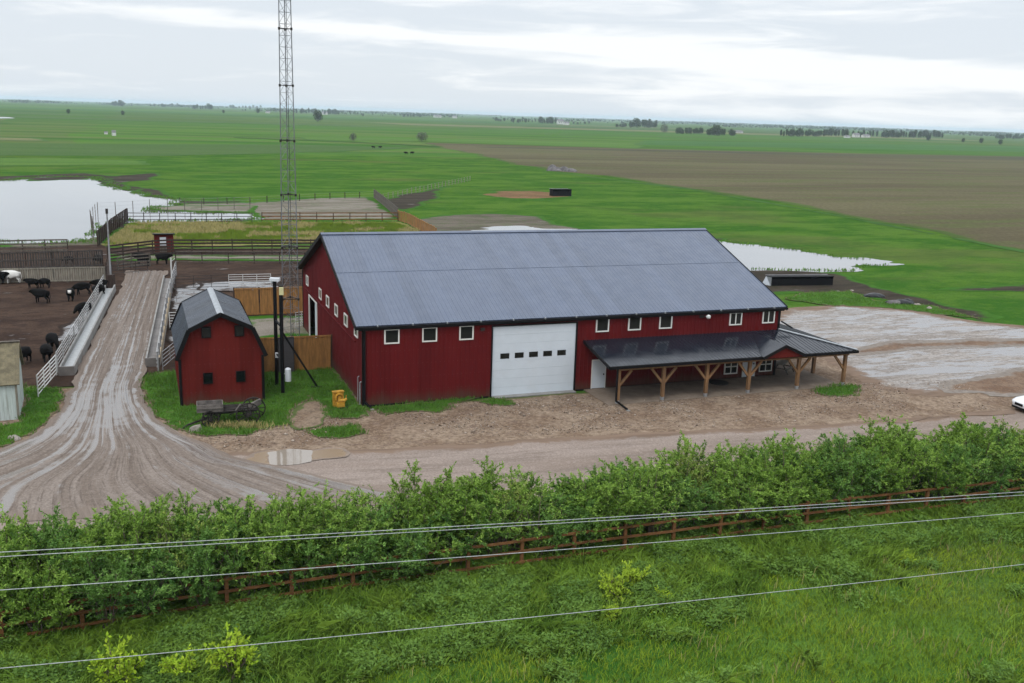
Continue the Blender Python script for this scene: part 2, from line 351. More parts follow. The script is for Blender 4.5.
GRASSC = (.038, .112, .011)
YARDC = (.19, .135, .10)
GM = {
 'ground': ground_mat(),
 'yard': soil('yard_gravel', (.150, .102, .070), (.248, .188, .138), (.150, .106, .082), .35, bump=.7, bdist=.12, fine=4, edge=(.10, .11, .045), eband=1.0, gravel=True),
 'dirt': soil('brown_dirt', (.14, .088, .06), (.20, .14, .10), (.12, .085, .065), .5, bump=.6, edge=(.22, .19, .165), eband=3.2, enoise=.45),
 'path': soil('worn_path', (.16, .11, .075), (.22, .165, .12), (.13, .10, .075), .5, bump=.6, gravel=True, edge=(.09, .115, .04), eband=.8),
 'road': soil('road_mud', (.215, .17, .142), (.28, .23, .20), (.175, .14, .118), .5, .75, (.14, .11, .09), .35, 'uv', (7, .05, 1), .5, .55, .14, .25, edge=YARDC, eband=2.6, enoise=.5),
 'lane': soil('rutted_mud', (.165, .132, .110), (.232, .194, .168), (.105, .083, .070), 1.0, .9, (.15, .13, .115), .8, 'uv', (26, .05, 1), .7, .51, .09, .15, .14, wspec=1.0, wetattr=True, edge=(.205, .165, .138), eband=1.4, enoise=.6),
 'wetyard': soil('wet_grey_gravel', (.225, .20, .18), (.31, .285, .265), (.17, .14, .115), .45, .95, (.17, .155, .15), .6, 'pos', (.22, 1.0, 1), .55, .46, .09, .12, wspec=1.0, fine=4, gravel=True, edge=YARDC, eband=5.5, enoise=.3),
 'corral': soil('corral_mud', (.036, .022, .016), (.066, .042, .030), (.026, .017, .014), .35, .6, (.035, .027, .023), .8, 'pos', (.5, .8, 1), .3, .60, .06, .14, edge=(.05, .04, .028), eband=.8),
 'wetpen': soil('wet_pen_mud', (.085, .07, .064), (.15, .13, .12), (.05, .042, .038), .5, 1.0, (.09, .08, .075), .7, 'pos', (.6, .8, 1), .4, .42, .08, .10, wspec=1.0, edge=(.036, .026, .021), eband=1.4),
 'shore': soil('dark_shore_mud', (.032, .025, .019), (.058, .046, .034), (.026, .03, .015), .3, .5, (.04, .03, .025), .5, 'pos', (.3, 1, 1), .3, .58, .08, .15, edge=GRASSC, eband=3.5, enoise=.3),
 'pale_soil': soil('pale_soil', (.135, .115, .09), (.22, .195, .165), (.07, .10, .035), .15, .5, (.15, .13, .11), .5, 'pos', (.4, 1.2, 1), .25, .60, .06, .15, edge=GRASSC, eband=4.0, enoise=.25),
 'grey_soil': soil('trampled_soil', (.085, .072, .056), (.14, .118, .095), (.05, .09, .022), .22, .4, (.1, .085, .07), .5, 'pos', (.4, 1.2, 1), .25, .60, .06, .15, edge=GRASSC, eband=5.0, enoise=.25),
 'red_soil': soil('red_soil', (.14, .075, .04), (.19, .11, .06), (.09, .10, .03), .15, bump=.4, edge=GRASSC, eband=6.0, enoise=.22),
 'drygrass': soil('dry_grass_ground', (.15, .165, .045), (.25, .225, .08), (.21, .15, .085), .25, bump=.8, bdist=.2, fine=3, edge=GRASSC, eband=1),
 'field': soil('bare_crop_field', (.080, .066, .038), (.116, .104, .056), (.078, .100, .030), .016, bump=.35, stretch=(.25, 1.9, 1), fine=1.2, edge=(.06, .10, .022), eband=10, enoise=.06),
 'field_dark': soil('dark_crop_strip', (.062, .058, .038), (.085, .08, .046), (.07, .09, .034), .012, bump=.3, stretch=(.3, 2.0, 1), fine=1.2, edge=(.09, .085, .045), eband=14, enoise=.05),
 'band_green': soil('green_crop_strip', (.042, .112, .026), (.056, .135, .03), (.036, .092, .024), .012, bump=.3, stretch=(.25, 2.5, 1), fine=1.2, edge=(.055, .125, .028), eband=14, enoise=.05),
 'band_light': soil('light_green_strip', (.064, .138, .022), (.085, .155, .026), (.055, .12, .022), .012, bump=.3, stretch=(.25, 2.5, 1), fine=1.2, edge=(.055, .125, .024), eband=8, enoise=.05),
 'strip_olive': soil('olive_field', (.052, .102, .024), (.068, .115, .032), (.045, .10, .022), .012, bump=.3, stretch=(.25, 2.5, 1), fine=1.2, edge=(.050, .120, .024), eband=9, enoise=.05),
 'strip_dark': soil('dark_green_field', (.026, .072, .018), (.036, .09, .022), (.045, .085, .022), .012, bump=.3, stretch=(.25, 2.5, 1), fine=1.2, edge=(.045, .11, .022), eband=6, enoise=.05),
 'strip_pale': soil('pale_stubble_field', (.125, .135, .06), (.16, .16, .075), (.10, .13, .045), .012, bump=.3, stretch=(.25, 2.5, 1), fine=1.2, edge=(.06, .125, .03), eband=12, enoise=.05),
 'lawn': soil('lawn_ground', (.036, .105, .012), (.062, .15, .018), (.07, .085, .03), .8, bump=.8, bdist=.12, fine=4, edge=(.15, .115, .075), eband=.6, enoise=1.4),
 'verge': soil('verge_ground', (.145, .255, .020), (.195, .305, .026), (.24, .29, .05), .3, bump=.9, bdist=.12, fine=6),
 'water': water('pond_water', (.19, .19, .19), .06, .7),
 'puddle': water('puddle_water', (.22, .185, .15), .03, .8),
 'muddy_puddle': soil('ochre_wet_mud', (.24, .155, .075), (.28, .19, .10), (.22, .15, .08), .4, 1.0, (.20, .14, .085), .1, 'pos', (.4, 1, 1), .3, .3, .2, .3, edge=(.24, .19, .155), eband=.9, enoise=1.2),
}

def poly_sd(P, X, Y):
    """signed distance (inside positive) of points to a polygon"""
    ins = np.zeros(X.shape, bool); d2 = np.full(X.shape, 1e18); n = len(P)
    for i in range(n):
        ax, ay = P[i][:2]; bx, by = P[(i+1) % n][:2]
        ex, ey = bx-ax, by-ay; l2 = ex*ex+ey*ey+1e-12
        t = np.clip(((X-ax)*ex+(Y-ay)*ey)/l2, 0, 1)
        d2 = np.minimum(d2, (X-ax-t*ex)**2+(Y-ay-t*ey)**2)
        if ay != by:
            c = ((ay > Y) != (by > Y)) & (X < ex*(Y-ay)/(by-ay)+ax); ins ^= c
    d = np.sqrt(d2); return np.where(ins, d, -d)
ZC = [0]
def zone(name, P, z, mat, cell=.5, amp=.6, ns=.5, seed=1, kind='structure', stretch=1.0, relief=0.0):
    """a patch of ground with a ragged edge: the iso-line of (distance to the outline + noise), cut triangle by triangle.
    The grid lies along the barn's axes; `stretch` lengthens the edge noise along them."""
    ZC[0] += 1; z = z+ZC[0]*.0004
    PL = [toL(p) for p in P]
    xs = [p[0] for p in PL]; ys = [p[1] for p in PL]; m = amp+cell
    gx = np.arange(min(xs)-m, max(xs)+m+cell, cell); gy = np.arange(min(ys)-m, max(ys)+m+cell, cell)
    X, Y = np.meshgrid(gx, gy)
    S = poly_sd(PL, X, Y) + amp*2*(fbm(X*ns/stretch, Y*ns, seed, 5)-.5)*1.6
    nx = len(gx); S1 = S.ravel(); ok = S1 > 0
    V = []; Fc = []; vid = {}; eid = {}; Ed = []
    Xr, Yr = X.ravel(), Y.ravel()
    def vert(i):
        if i not in vid: vid[i] = len(V); V.append((Xr[i], Yr[i])); Ed.append(S1[i])
        return vid[i]
    def edge(i, j):
        k = (i, j) if i < j else (j, i)
        if k not in eid:
            t = S1[k[0]]/(S1[k[0]]-S1[k[1]]); eid[k] = len(V); Ed.append(0.0)
            V.append((Xr[k[0]]+(Xr[k[1]]-Xr[k[0]])*t, Yr[k[0]]+(Yr[k[1]]-Yr[k[0]])*t))
        return eid[k]
    K = ok.reshape(X.shape)
    any4 = K[:-1, :-1] | K[1:, :-1] | K[:-1, 1:] | K[1:, 1:]
    for r_, c_ in zip(*np.nonzero(any4)):
        a = r_*nx+c_; b = a+1; c = a+nx+1; d = a+nx
        if ok[a] and ok[b] and ok[c] and ok[d]: Fc.append((vert(a), vert(b), vert(c), vert(d))); continue
        for tri in ((a, b, c), (a, c, d)):
            o = []
            for k in range(3):
                i, j = tri[k], tri[(k+1) % 3]
                if ok[i]: o.append(vert(i))
                if ok[i] != ok[j]: o.append(edge(i, j))
            if len(o) >= 3: Fc.append(tuple(o))
    mb = MB(); VV = np.array(V)
    zz = np.full(len(VV), z)
    if relief: zz = zz + relief*fbm(VV[:, 0]*.8, VV[:, 1]*.8, seed+5, 4)
    W = [(*L(x, y)[:2], h) for (x, y), h in zip(V, zz)]
    mb.v = W; mb.f = Fc; mb.m = [0]*len(Fc)
    me = bpy.data.meshes.new(name); me.from_pydata(mb.v, [], mb.f); me.update(); me.materials.append(mat)
    at = me.attributes.new('edge', 'FLOAT', 'POINT'); at.data.foreach_set('value', np.asarray(Ed, np.float32))
    if relief: me.polygons.foreach_set('use_smooth', [True]*len(me.polygons))
    o = bpy.data.objects.new(name, me); COL.objects.link(o); tag(o, kind=kind); return o
def PX(*pts): return [G(*p) for p in pts]

def loft(name, rows, mat, z, n=60, sub=10, relief=.05, seed=3, ragged=.25, profile=None, wetb=None, endfade=0.0):
    """a track laid between a left and a right edge; its UV runs across and along, so ruts follow its bends"""
    Ls = [np.array(r[0][:2]) for r in rows]; Rs = [np.array(r[1][:2]) for r in rows]
    def cr(P, i, t):
        p0, p1, p2, p3 = P[max(i-1, 0)], P[i], P[i+1], P[min(i+2, len(P)-1)]
        return .5*((2*p1)+(-p0+p2)*t+(2*p0-5*p1+4*p2-p3)*t*t+(-p0+3*p1-3*p2+p3)*t**3)
    Lc, Rc = [], []
    for i in range(len(rows)-1):
        for k in range(sub): Lc.append(cr(Ls, i, k/sub)); Rc.append(cr(Rs, i, k/sub))
    Lc.append(Ls[-1]); Rc.append(Rs[-1]); Lc = np.array(Lc); Rc = np.array(Rc)
    mid = (Lc+Rc)/2; s = np.concatenate([[0], np.cumsum(np.linalg.norm(np.diff(mid, axis=0), axis=1))])
    u = np.linspace(0, 1, n+1)
    jl = (fbm(s*.7, s*0+3.1, seed)-.5)*ragged*2; jr = (fbm(s*.7, s*0+9.1, seed+4)-.5)*ragged*2
    w = np.linalg.norm(Rc-Lc, axis=1)
    U = u[None, :]*np.ones((len(s), 1)); Vv = s[:, None]*np.ones((1, n+1))
    uu = U+(jr/w)[:, None]*U**8-(jl/w)[:, None]*(1-U)**8
    P = Lc[:, None, :]+(Rc-Lc)[:, None, :]*uu[:, :, None]
    wide = (w/5.0)[:, None]
    ed = np.minimum(U, 1-U)*w[:, None]
    fall = np.clip(ed/.5, 0, 1)
    H = relief*2*(fbm(U*26, Vv*.05, seed, 4)-.5)*fall*np.clip((s[-1]-s[:, None])/4, 0, 1)
    if profile is not None: H = H+profile(U, s[:, None])
    zb = z if not endfade else .122+(z-.122)*np.clip((s[-1]-s[:, None])/5, 0, 1)
    Z = zb+np.maximum(H, -zb+.006+.0*H)
    V = np.concatenate([P, Z[:, :, None]], 2).reshape(-1, 3)
    uv = np.stack([U.ravel(), Vv.ravel()], 1)
    I = np.arange(len(s)*(n+1)).reshape(len(s), n+1)
    q = np.stack([I[:-1, :-1], I[:-1, 1:], I[1:, 1:], I[1:, :-1]], -1).reshape(-1)
    E2 = ed.copy()
    if endfade: E2 = np.minimum(E2, np.maximum(0, (s[-1]-s[:, None])/3.0)+0*E2)
    at = {'edge': E2.ravel()}
    if wetb is not None: at['wetb'] = (wetb(U, s[:, None]/s[-1], P)+0*U).ravel()
    o = npmesh(name, V, q, 4, mat, uv=uv, smooth=True, attrs=at); tag(o, kind='structure')
    # faces must look up
    me = o.data; me.update()
    if me.polygons[0].normal.z < 0: me.flip_normals()
    return o

# ------------------------------------------------------------------ the ground and what lies on it
def build_ground():
    # one sheet to the horizon: finer near, ring by ring
    radii = [0, 20, 40, 60, 80, 110, 150, 200, 280, 400, 600, 900, 1400, 2200, 3500, 6000, 10000, 20000]
    seg = 72; V = [(0, 60, 0)]; Fc = []
    for r_ in radii[1:]:
        for k in range(seg):
            t = 2*PI*k/seg; V.append((r_*math.cos(t), 60+r_*math.sin(t), 0))
    for k in range(seg): Fc.append((0, 1+k, 1+(k+1) % seg))
    for i in range(len(radii)-2):
        b0 = 1+i*seg; b1 = b0+seg
        for k in range(seg): Fc.append((b0+k, b1+k, b1+(k+1) % seg, b0+(k+1) % seg))
    me = bpy.data.meshes.new('ground'); me.from_pydata(V, [], Fc); me.update(); me.materials.append(GM['ground'])
    o = bpy.data.objects.new('ground', me); COL.objects.link(o); tag(o, kind='structure')
build_ground()
Z = lambda *a, **k: zone(*a, **k)
# far strips
def LQ(x0, y0, x1, y1): return [L(x0, y0), L(x1, y0), L(x1, y1), L(x0, y1)]
_rs = random.Random(21); _cols = ['strip_olive', 'strip_dark', 'strip_pale', 'band_light', 'band_green', 'field']
for i in range(46):
    yy = 380*math.exp(_rs.uniform(0, 2.0)); ww = yy*_rs.uniform(.05, .22); x0 = _rs.uniform(-1.1, .75)*yy; ln = yy*_rs.uniform(.25, .9)
    x0, x1 = x0, x0+ln
    if yy < 900 and x1 > -40: x1 = min(x1, -40-yy*.1)
    if x1-x0 < 60: continue
    Z('crop_strip', LQ(x0, yy, x1, yy+ww), .02+i*.003, GM[_rs.choice(_cols)], max(6, yy/90), yy*.02, 7/yy, 200+i, stretch=4)
Z('crop_strip', PX((-100, 143), (120, 144), (300, 145), (415, 148), (330, 152), (150, 156), (-100, 155)), .07, GM['strip_olive'], 4, 5, .04, 77, stretch=5)
Z('field_edge', PX((232, 137.3), (345, 141.7), (440, 146.5), (440, 147.0), (345, 142.2), (232, 137.9)), .2, GM['strip_dark'], 2.5, 1.5, .06, 78, stretch=3)
fl = [GL(425, 142.3), GL(1024, 156), GL(560, 172.5), GL(1024, 250)]
Z('crop_field', PX((418, 142.4), (560, 146.4), (700, 150.3), (1024, 156.5), (1300, 162), (1300, 320), (1024, 250), (930, 232), (800, 207.5), (690, 188), (610, 177), (560, 172), (520, 165), (480, 156)), .02, GM['field'], 6, 4, .05, 4, stretch=3)
Z('dark_crop_strip', PX((470, 146), (700, 150.6), (1024, 156.8), (1200, 160), (1200, 165), (1024, 161), (700, 153), (470, 148)), .05, GM['field_dark'], 5, 7, .02, 9, stretch=8)
Z('green_crop_strip', PX((640, 140.5), (1100, 147.5), (1100, 153.5), (1024, 152), (640, 145.0)), .08, GM['band_green'], 14, 4, .02, 5, stretch=8)
Z('light_green_strip', PX((300, 137), (520, 140.5), (640, 143.5), (640, 149.0), (430, 141.8), (300, 139.8)), .08, GM['band_light'], 10, 4, .02, 6, stretch=8)
Z('light_green_strip', PX((-80, 158), (60, 158), (150, 161), (150, 165), (0, 166), (-80, 168)), .05, GM['band_light'], 3, 4, .05, 16, stretch=5)
Z('field_edge', PX((556, 172.3), (690, 189.0), (800, 208.2), (930, 233), (1040, 254), (1040, 256), (930, 234.3), (800, 209.2), (690, 189.9), (556, 172.9)), .05, GM['strip_dark'], .7, .9, .12, 79, stretch=2)
# shores, then water
Z('shore_mud', PX((85, 173), (115, 176), (160, 172), (165, 176), (130, 184), (190, 200), (250, 201), (256, 224), (120, 228), (100, 246), (-90, 248), (-90, 180), (0, 176), (60, 174)), .012, GM['shore'], 1.2, 2.5, .12, 7, stretch=2)
Z('pond', PX((-120, 186), (0, 181.5), (40, 177), (92, 177), (106, 184), (125, 191), (150, 196), (181, 200), (172, 205.5), (152, 207.5), (149, 211.5), (200, 213), (256, 214), (256, 220), (130, 222.5), (126, 220), (103, 225), (97, 234), (80, 242), (40, 244), (0, 242), (-120, 242)), .03, GM['water'], .8, 1.8, .3, 8, stretch=2)
Z('far_pond', PX((-60, 117.5), (8, 117), (13, 118.3), (-60, 121)), .15, GM['water'], 10, 5, .02, 18)
Z('pale_soil', PX((180, 204), (250, 203), (320, 198), (372, 197), (398, 219), (300, 220), (257, 220), (257, 213), (180, 212)), .02, GM['pale_soil'], 1.0, 1.6, .15, 17, stretch=2)
Z('shore_mud', PX((378, 200), (410, 193), (445, 187), (430, 200), (412, 212), (402, 216)), .012, GM['shore'], 1.0, 2, .12, 19, stretch=2)
Z('shore_mud', PX((405, 221), (440, 214), (500, 213), (545, 216), (560, 226), (600, 233), (470, 244), (420, 244)), .012, GM['grey_soil'], 1.0, 2, .12, 20, stretch=2)
Z('bare_patch', PX((484, 195), (498, 191), (530, 191), (560, 193), (572, 197), (545, 200), (505, 200)), .012, GM['red_soil'], 1.0, 3, .12, 21, stretch=2)
Z('pond', PX((475, 231), (500, 227), (520, 226.5), (540, 229.5), (575, 230), (580, 236), (470, 238)), .03, GM['water'], .5, 2.0, .35, 22, stretch=3)
Z('shore_mud', PX((690, 238), (730, 238), (700, 262), (750, 269), (800, 271), (840, 273), (880, 288), (930, 300), (1010, 318), (985, 324), (900, 305), (862, 294), (790, 292), (720, 296), (680, 270)), .012, GM['shore'], .7, 1.2, .25, 23, stretch=2)
Z('shore_mud', PX((940, 290), (980, 287), (1040, 285), (1040, 292), (990, 293)), .012, GM['shore'], .7, 1.5, .2, 24, stretch=2)
Z('pond', PX((690, 240), (725, 242), (760, 246), (800, 251), (840, 257.8), (872, 259.6), (900, 262.3), (882, 265.8), (862, 265.8), (850, 270.8), (800, 271.5), (740, 271.5), (700, 268), (680, 256)), .03, GM['water'], .35, 1.7, .45, 25, stretch=3.5)
Z('dry_grass_ground', PX((100, 246), (129, 223), (250, 222), (398, 222), (424, 231), (420, 244), (300, 244), (180, 248)), .024, GM['drygrass'], .8, .8, .3, 26)
# corrals
Z('mud_bar', PX((148, 208), (175, 206), (215, 205.5), (258, 206), (258, 213), (200, 211.8), (155, 210.5)), .05, GM['pale_soil'], .5, .8, .3, 85, stretch=3)
Z('pale_soil', PX((0, 243), (60, 241), (100, 231), (114, 250), (60, 251), (0, 251)), .02, GM['grey_soil'], .7, .6, .3, 81)
Z('mud_bar', PX((100, 176), (130, 186), (160, 197), (150, 197), (115, 188), (92, 178)), .048, GM['shore'], .5, 2.2, .3, 83, stretch=3)
Z('mud_bar', PX((20, 178), (90, 177), (92, 180), (30, 181)), .048, GM['shore'], .5, 2.2, .3, 84, stretch=4)
Z('corral_mud', PX((-120, 249), (0, 248), (100, 245), (110, 248), (180, 249), (300, 249), (340, 249), (340, 335), (255, 350), (176, 372), (150, 378), (76, 386), (22, 389), (-80, 396)), .016, GM['corral'], .6, .5, .5, 27, relief=.05)
Z('corral_mud', PX((110, 255), (180, 255.5), (330, 256), (330, 262), (180, 261), (110, 262)), .09, GM['pale_soil'], .5, .4, .5, 28)
Z('corral_mud', PX((236, 318), (330, 316), (330, 337), (262, 340), (236, 345)), .10, GM['pale_soil'], .5, .3, .5, 28)
Z('wet_mud', PX((172, 290), (205, 282), (212, 292), (196, 306), (180, 345), (168, 350)), .10, GM['wetpen'], .4, .5, .6, 29)
Z('wet_mud', PX((195, 283), (280, 282), (282, 291), (240, 293), (200, 291)), .10, GM['wetpen'], .4, .5, .6, 39)
Z('wet_mud', PX((84, 310), (98, 300), (96, 316), (70, 345), (58, 352), (52, 340)), .10, GM['wetpen'], .4, .6, .5, 30)
# yard, wet gravel and road
Z('gravel_yard', PX((-120, 500), (-120, 396), (20, 390), (76, 388), (100, 372), (150, 378), (200, 374), (262, 374), (330, 371), (356, 392), (364, 408), (366, 411), (366, 411)) if False else PX((-120, 520), (-120, 398), (22, 391), (76, 388), (150, 380), (180, 373), (262, 374), (330, 371), (356, 388), (366, 411), (480, 400), (575, 393), (640, 390), (730, 385), (745, 345), (800, 340), (880, 372), (1120, 368), (1160, 430), (800, 450), (600, 470), (400, 490), (250, 500), (120, 500)), .020, GM['yard'], .5, .4, .6, 31, relief=.015)
Z('wet_gravel', PX((742, 340), (760, 322), (785, 309), (830, 305), (880, 306), (930, 313), (980, 322), (1120, 338), (1120, 392), (980, 392), (930, 396), (868, 388), (850, 372), (800, 350)), .040, GM['wetyard'], .4, .7, .4, 32, stretch=2)
Z('dirt_strip', PX((835, 354), (880, 343), (960, 340), (1100, 339), (1100, 347), (960, 348), (900, 352), (862, 357)), .050, GM['dirt'], .4, .5, .4, 33, stretch=2)
Z('dirt_strip', PX((930, 388), (1000, 370), (1100, 360), (1100, 392), (985, 396), (930, 398)), .050, GM['dirt'], .4, 1.2, .3, 43, stretch=2)

road_top = [(-330, 470), (-100, 468), (60, 466), (180, 456), (300, 452), (420, 449), (560, 439), (700, 432), (820, 426), (940, 417), (1040, 409), (1150, 402), (1400, 388)]
rows = []
for p in road_top:
    g = G(*p); xh = g[0]+2.5; rows.append((g[:2], (xh, float(np.interp(xh, [-40, -30, -17.4, -12.7, -8.2, .7, 7.5, 16.4, 25.1, 45], [20.8, 25, 30.4, 32.5, 34.3, 37.7, 40.3, 43.6, 46.6, 53.6]))+1.6)))
loft('road', rows, GM['road'], .10, 40, 10, .02, 5, .3)
LANE = [((126, 272), (168, 272)), ((121.5, 288), (163, 286)), ((104, 320), (156, 320)), ((90, 348), (151, 346)), ((79, 372), (147, 369)), ((70, 392), (141, 391)), ((58, 416), (150, 411)), ((34, 436), (170, 431)), ((-6, 455), (205, 446)), ((-70, 474), (240, 461)), ((-190, 503), (305, 475)), ((-330, 540), (430, 505))]
loft('mud_lane', [(G(*a)[:2], G(*b)[:2]) for a, b in LANE], GM['lane'], .18, 170, 14, .06, 8, .3, profile=lambda U, s: -.075*sum(np.exp(-((U-c-.012*np.sin(s*.5+c*9))/.022)**2) for c in (.2, .34, .47, .60, .74, .86))*np.clip(1.4-s/42., .0, 1), wetb=lambda U, v, P: .085*np.exp(-((v-.76)/.10)**2)*(.35+.9*vn(U*6, v*14, 4))+.05*np.exp(-((U-.08)/.06)**2)*(v > .35)+.06*np.exp(-((U-.93)/.05)**2)*(v > .45)-.0, endfade=5.0)
Z('puddle', PX((268, 455), (290, 451), (312, 452.5), (313, 464), (292, 467.5), (270, 468)), .110, GM['puddle'], .12, .1, 1.5, 34)
Z('muddy_puddle', PX((190, 456), (210, 455), (240, 461), (262, 453), (275, 452), (275, 469), (240, 467), (210, 462)), .106, GM['muddy_puddle'], .2, .4, .8, 35, stretch=2)
Z('muddy_puddle', PX((305, 453), (330, 448), (348, 450), (346, 459), (305, 465)), .106, GM['muddy_puddle'], .2, .35, .8, 36, stretch=2)
Z('puddle', PX((890, 422), (930, 417), (990, 412.5), (1016, 412), (1016, 415.5), (960, 418), (905, 424.5)), .097, GM['wetyard'], .2, .6, .6, 38, stretch=3)
Z('puddle', PX((157, 393), (180, 391), (182, 396), (160, 398)), .06, GM['puddle'], .12, .1, 1.5, 37)
# grass patches
LAWNS = {
 'a': PX((143, 380), (160, 373), (180, 371), (262, 372), (330, 369), (352, 388), (366, 409), (362, 414), (330, 413), (312, 398), (296, 404), (290, 424), (245, 435), (215, 437), (190, 436), (168, 427), (152, 408)),
 'b': PX((366, 408), (420, 403), (478, 398), (455, 405), (440, 415), (405, 413), (385, 416)),
 'c': PX((303, 431), (330, 427), (358, 426), (366, 435), (335, 440), (308, 438)),
 'd': PX((815, 389), (835, 386), (858, 386), (862, 394), (840, 398), (818, 396)),
 'e': PX((-30, 432), (20, 424), (24, 386), (50, 389), (66, 394), (55, 412), (36, 430), (10, 446), (-30, 456)),
 'f': PX((784, 300), (800, 293), (850, 292), (874, 301), (930, 306), (985, 320), (930, 314), (880, 308), (830, 306)),
 'g': PX((480, 402), (505, 399), (512, 405), (490, 406)),
 'i': PX((322, 411), (366, 412), (362, 419), (330, 420)),
}
for k, P in LAWNS.items():
    Z('lawn', P, .064, GM['lawn'], .25, .45, .9, ord(k))
Z('path_soil', PX((286, 424), (300, 408), (316, 400), (330, 408), (322, 426), (300, 432)), .07, GM['path'], .25, .4, .9, 66)
Z('verge', [(-60, 33-21.6+2, 0), (0, 34.7, 0), (60, 34.7+21.6, 0), (60, 45.2+21.6, 0), (0, 44.2, 0), (-60, 45.2-21.6, 0)], .03, GM['verge'], .6, .8, .4, 67)

# ------------------------------------------------------------------ building helpers (all in the building's own frame)
def ribs(a0, a1, step, h, base=.0):
    """profile of ribbed sheet steel along one axis: (a, out)"""
    pts = []; a = a0; k = 0
    while a < a1-1e-6:
        e = min(a+step, a1)
        pts += [(a, base), (min(a+step*.72, e), base), (min(a+step*.79, e), base+h), (min(a+step*.90, e), base+h), (min(a+step*.97, e), base)]
        a = e
    pts.append((a1, base)); out = [pts[0]]
    for p in pts[1:]:
        if p[0]-out[-1][0] > 1e-5: out.append(p)
    return out
def ribbed_wall(mb, axis, a0, a1, pos, outdir, zlo, zhi, step=.3, h=.02, cuts=(), thick=.0):
    """vertical wall of ribbed sheet; zlo/zhi functions of a; cuts = (a0,a1,ztop) doorways"""
    prof = ribs(a0, a1, step, h); vals = sorted(set([p[0] for p in prof]+[c for cu in cuts for c in cu[:2]]))
    d = dict(prof)
    def off(a):
        if a in d: return d[a]
        xs = [p[0] for p in prof]; return float(np.interp(a, xs, [p[1] for p in prof]))
    for i in range(len(vals)-1):
        a, b = vals[i], vals[i+1]; za, zb = zlo(a), zlo(b)
        for cu in cuts:
            if (a+b)/2 > cu[0] and (a+b)/2 < cu[1]: za = zb = cu[2]
        q = [(a, off(a), za), (b, off(b), zb), (b, off(b), zhi(b)), (a, off(a), zhi(a))]
        if axis == 'x': vs = [(u, pos+outdir*o, z) for u, o, z in q]
        else: vs = [(pos+outdir*o, u, z) for u, o, z in q]
        mb.add(vs, [(0, 1, 2, 3)])
def roof_slab(mb, prof_axis, a0, a1, p0, p1, th=.06, step=.3, h=.03):
    """ribbed roof plane between lines p0 (lower: (b,z)) and p1 (upper) swept a0..a1; ribs run up the slope"""
    pr = ribs(a0, a1, step, h, 0); n = len(pr)
    db, dz = p1[0]-p0[0], p1[1]-p0[1]; l = math.hypot(db, dz); nb, nz = -dz/l, db/l
    if nz < 0: nb, nz = -nb, -nz
    def P(a, b, z): return (a, b, z) if prof_axis == 'x' else (b, a, z)
    top0 = [P(a, p0[0]+nb*o, p0[1]+nz*o) for a, o in pr]; top1 = [P(a, p1[0]+nb*o, p1[1]+nz*o) for a, o in pr]
    bot0 = [P(a, p0[0]-nb*th, p0[1]-nz*th) for a, o in pr]; bot1 = [P(a, p1[0]-nb*th, p1[1]-nz*th) for a, o in pr]
    vs = top0+top1+bot0+bot1; fs = []
    for i in range(n-1):
        fs += [(i, i+1, n+i+1, n+i), (2*n+i, 3*n+i, 3*n+i+1, 2*n+i+1), (i, 2*n+i, 2*n+i+1, i+1), (n+i, n+i+1, 3*n+i+1, 3*n+i)]
    fs += [(0, n, 3*n, 2*n), (n-1, 2*n+n-1, 3*n+n-1, n+n-1)]
    mb.add(vs, fs)
def slab3(mb, poly, th):
    """sloping or level slab from an outline of 3-D points, thickness downwards"""
    n = len(poly); vs = list(poly)+[(x, y, z-th) for x, y, z in poly]
    mb.add(vs, [tuple(range(n)), tuple(range(2*n-1, n-1, -1))]+[(i, (i+1) % n, n+(i+1) % n, n+i) for i in range(n)])
def window(parent, axis, pos, out, a0, a1, z0, z1, frame_mat, fw_=.09, mull=False, name='window', hmull=False):
    """frame of four bars standing proud of the wall, the pane set back inside it"""
    mb = MB()
    def B(m, u0, u1, v0, v1, o0, o1):
        lo, hi = sorted((pos+out*o0, pos+out*o1))
        if axis == 'x': m.box(u0, lo, v0, u1, hi, v1)
        else: m.box(lo, u0, v0, hi, u1, v1)
    B(mb, a0, a1, z0, z0+fw_, -.02, .075); B(mb, a0, a1, z1-fw_, z1, -.02, .075)
    B(mb, a0, a0+fw_, z0+fw_, z1-fw_, -.02, .075); B(mb, a1-fw_, a1, z0+fw_, z1-fw_, -.02, .075)
    if mull: B(mb, (a0+a1)/2-.035, (a0+a1)/2+.035, z0+fw_, z1-fw_, .03, .065)
    if hmull: B(mb, a0+fw_, a1-fw_, (z0+z1)/2-.035, (z0+z1)/2+.035, .03, .065)
    w = mb.build(name, frame_mat, parent)
    g = MB(); B(g, a0+fw_*.8, a1-fw_*.8, z0+fw_*.8, z1-fw_*.8, .024, .034); g.build('pane', M['glass'], w); return w

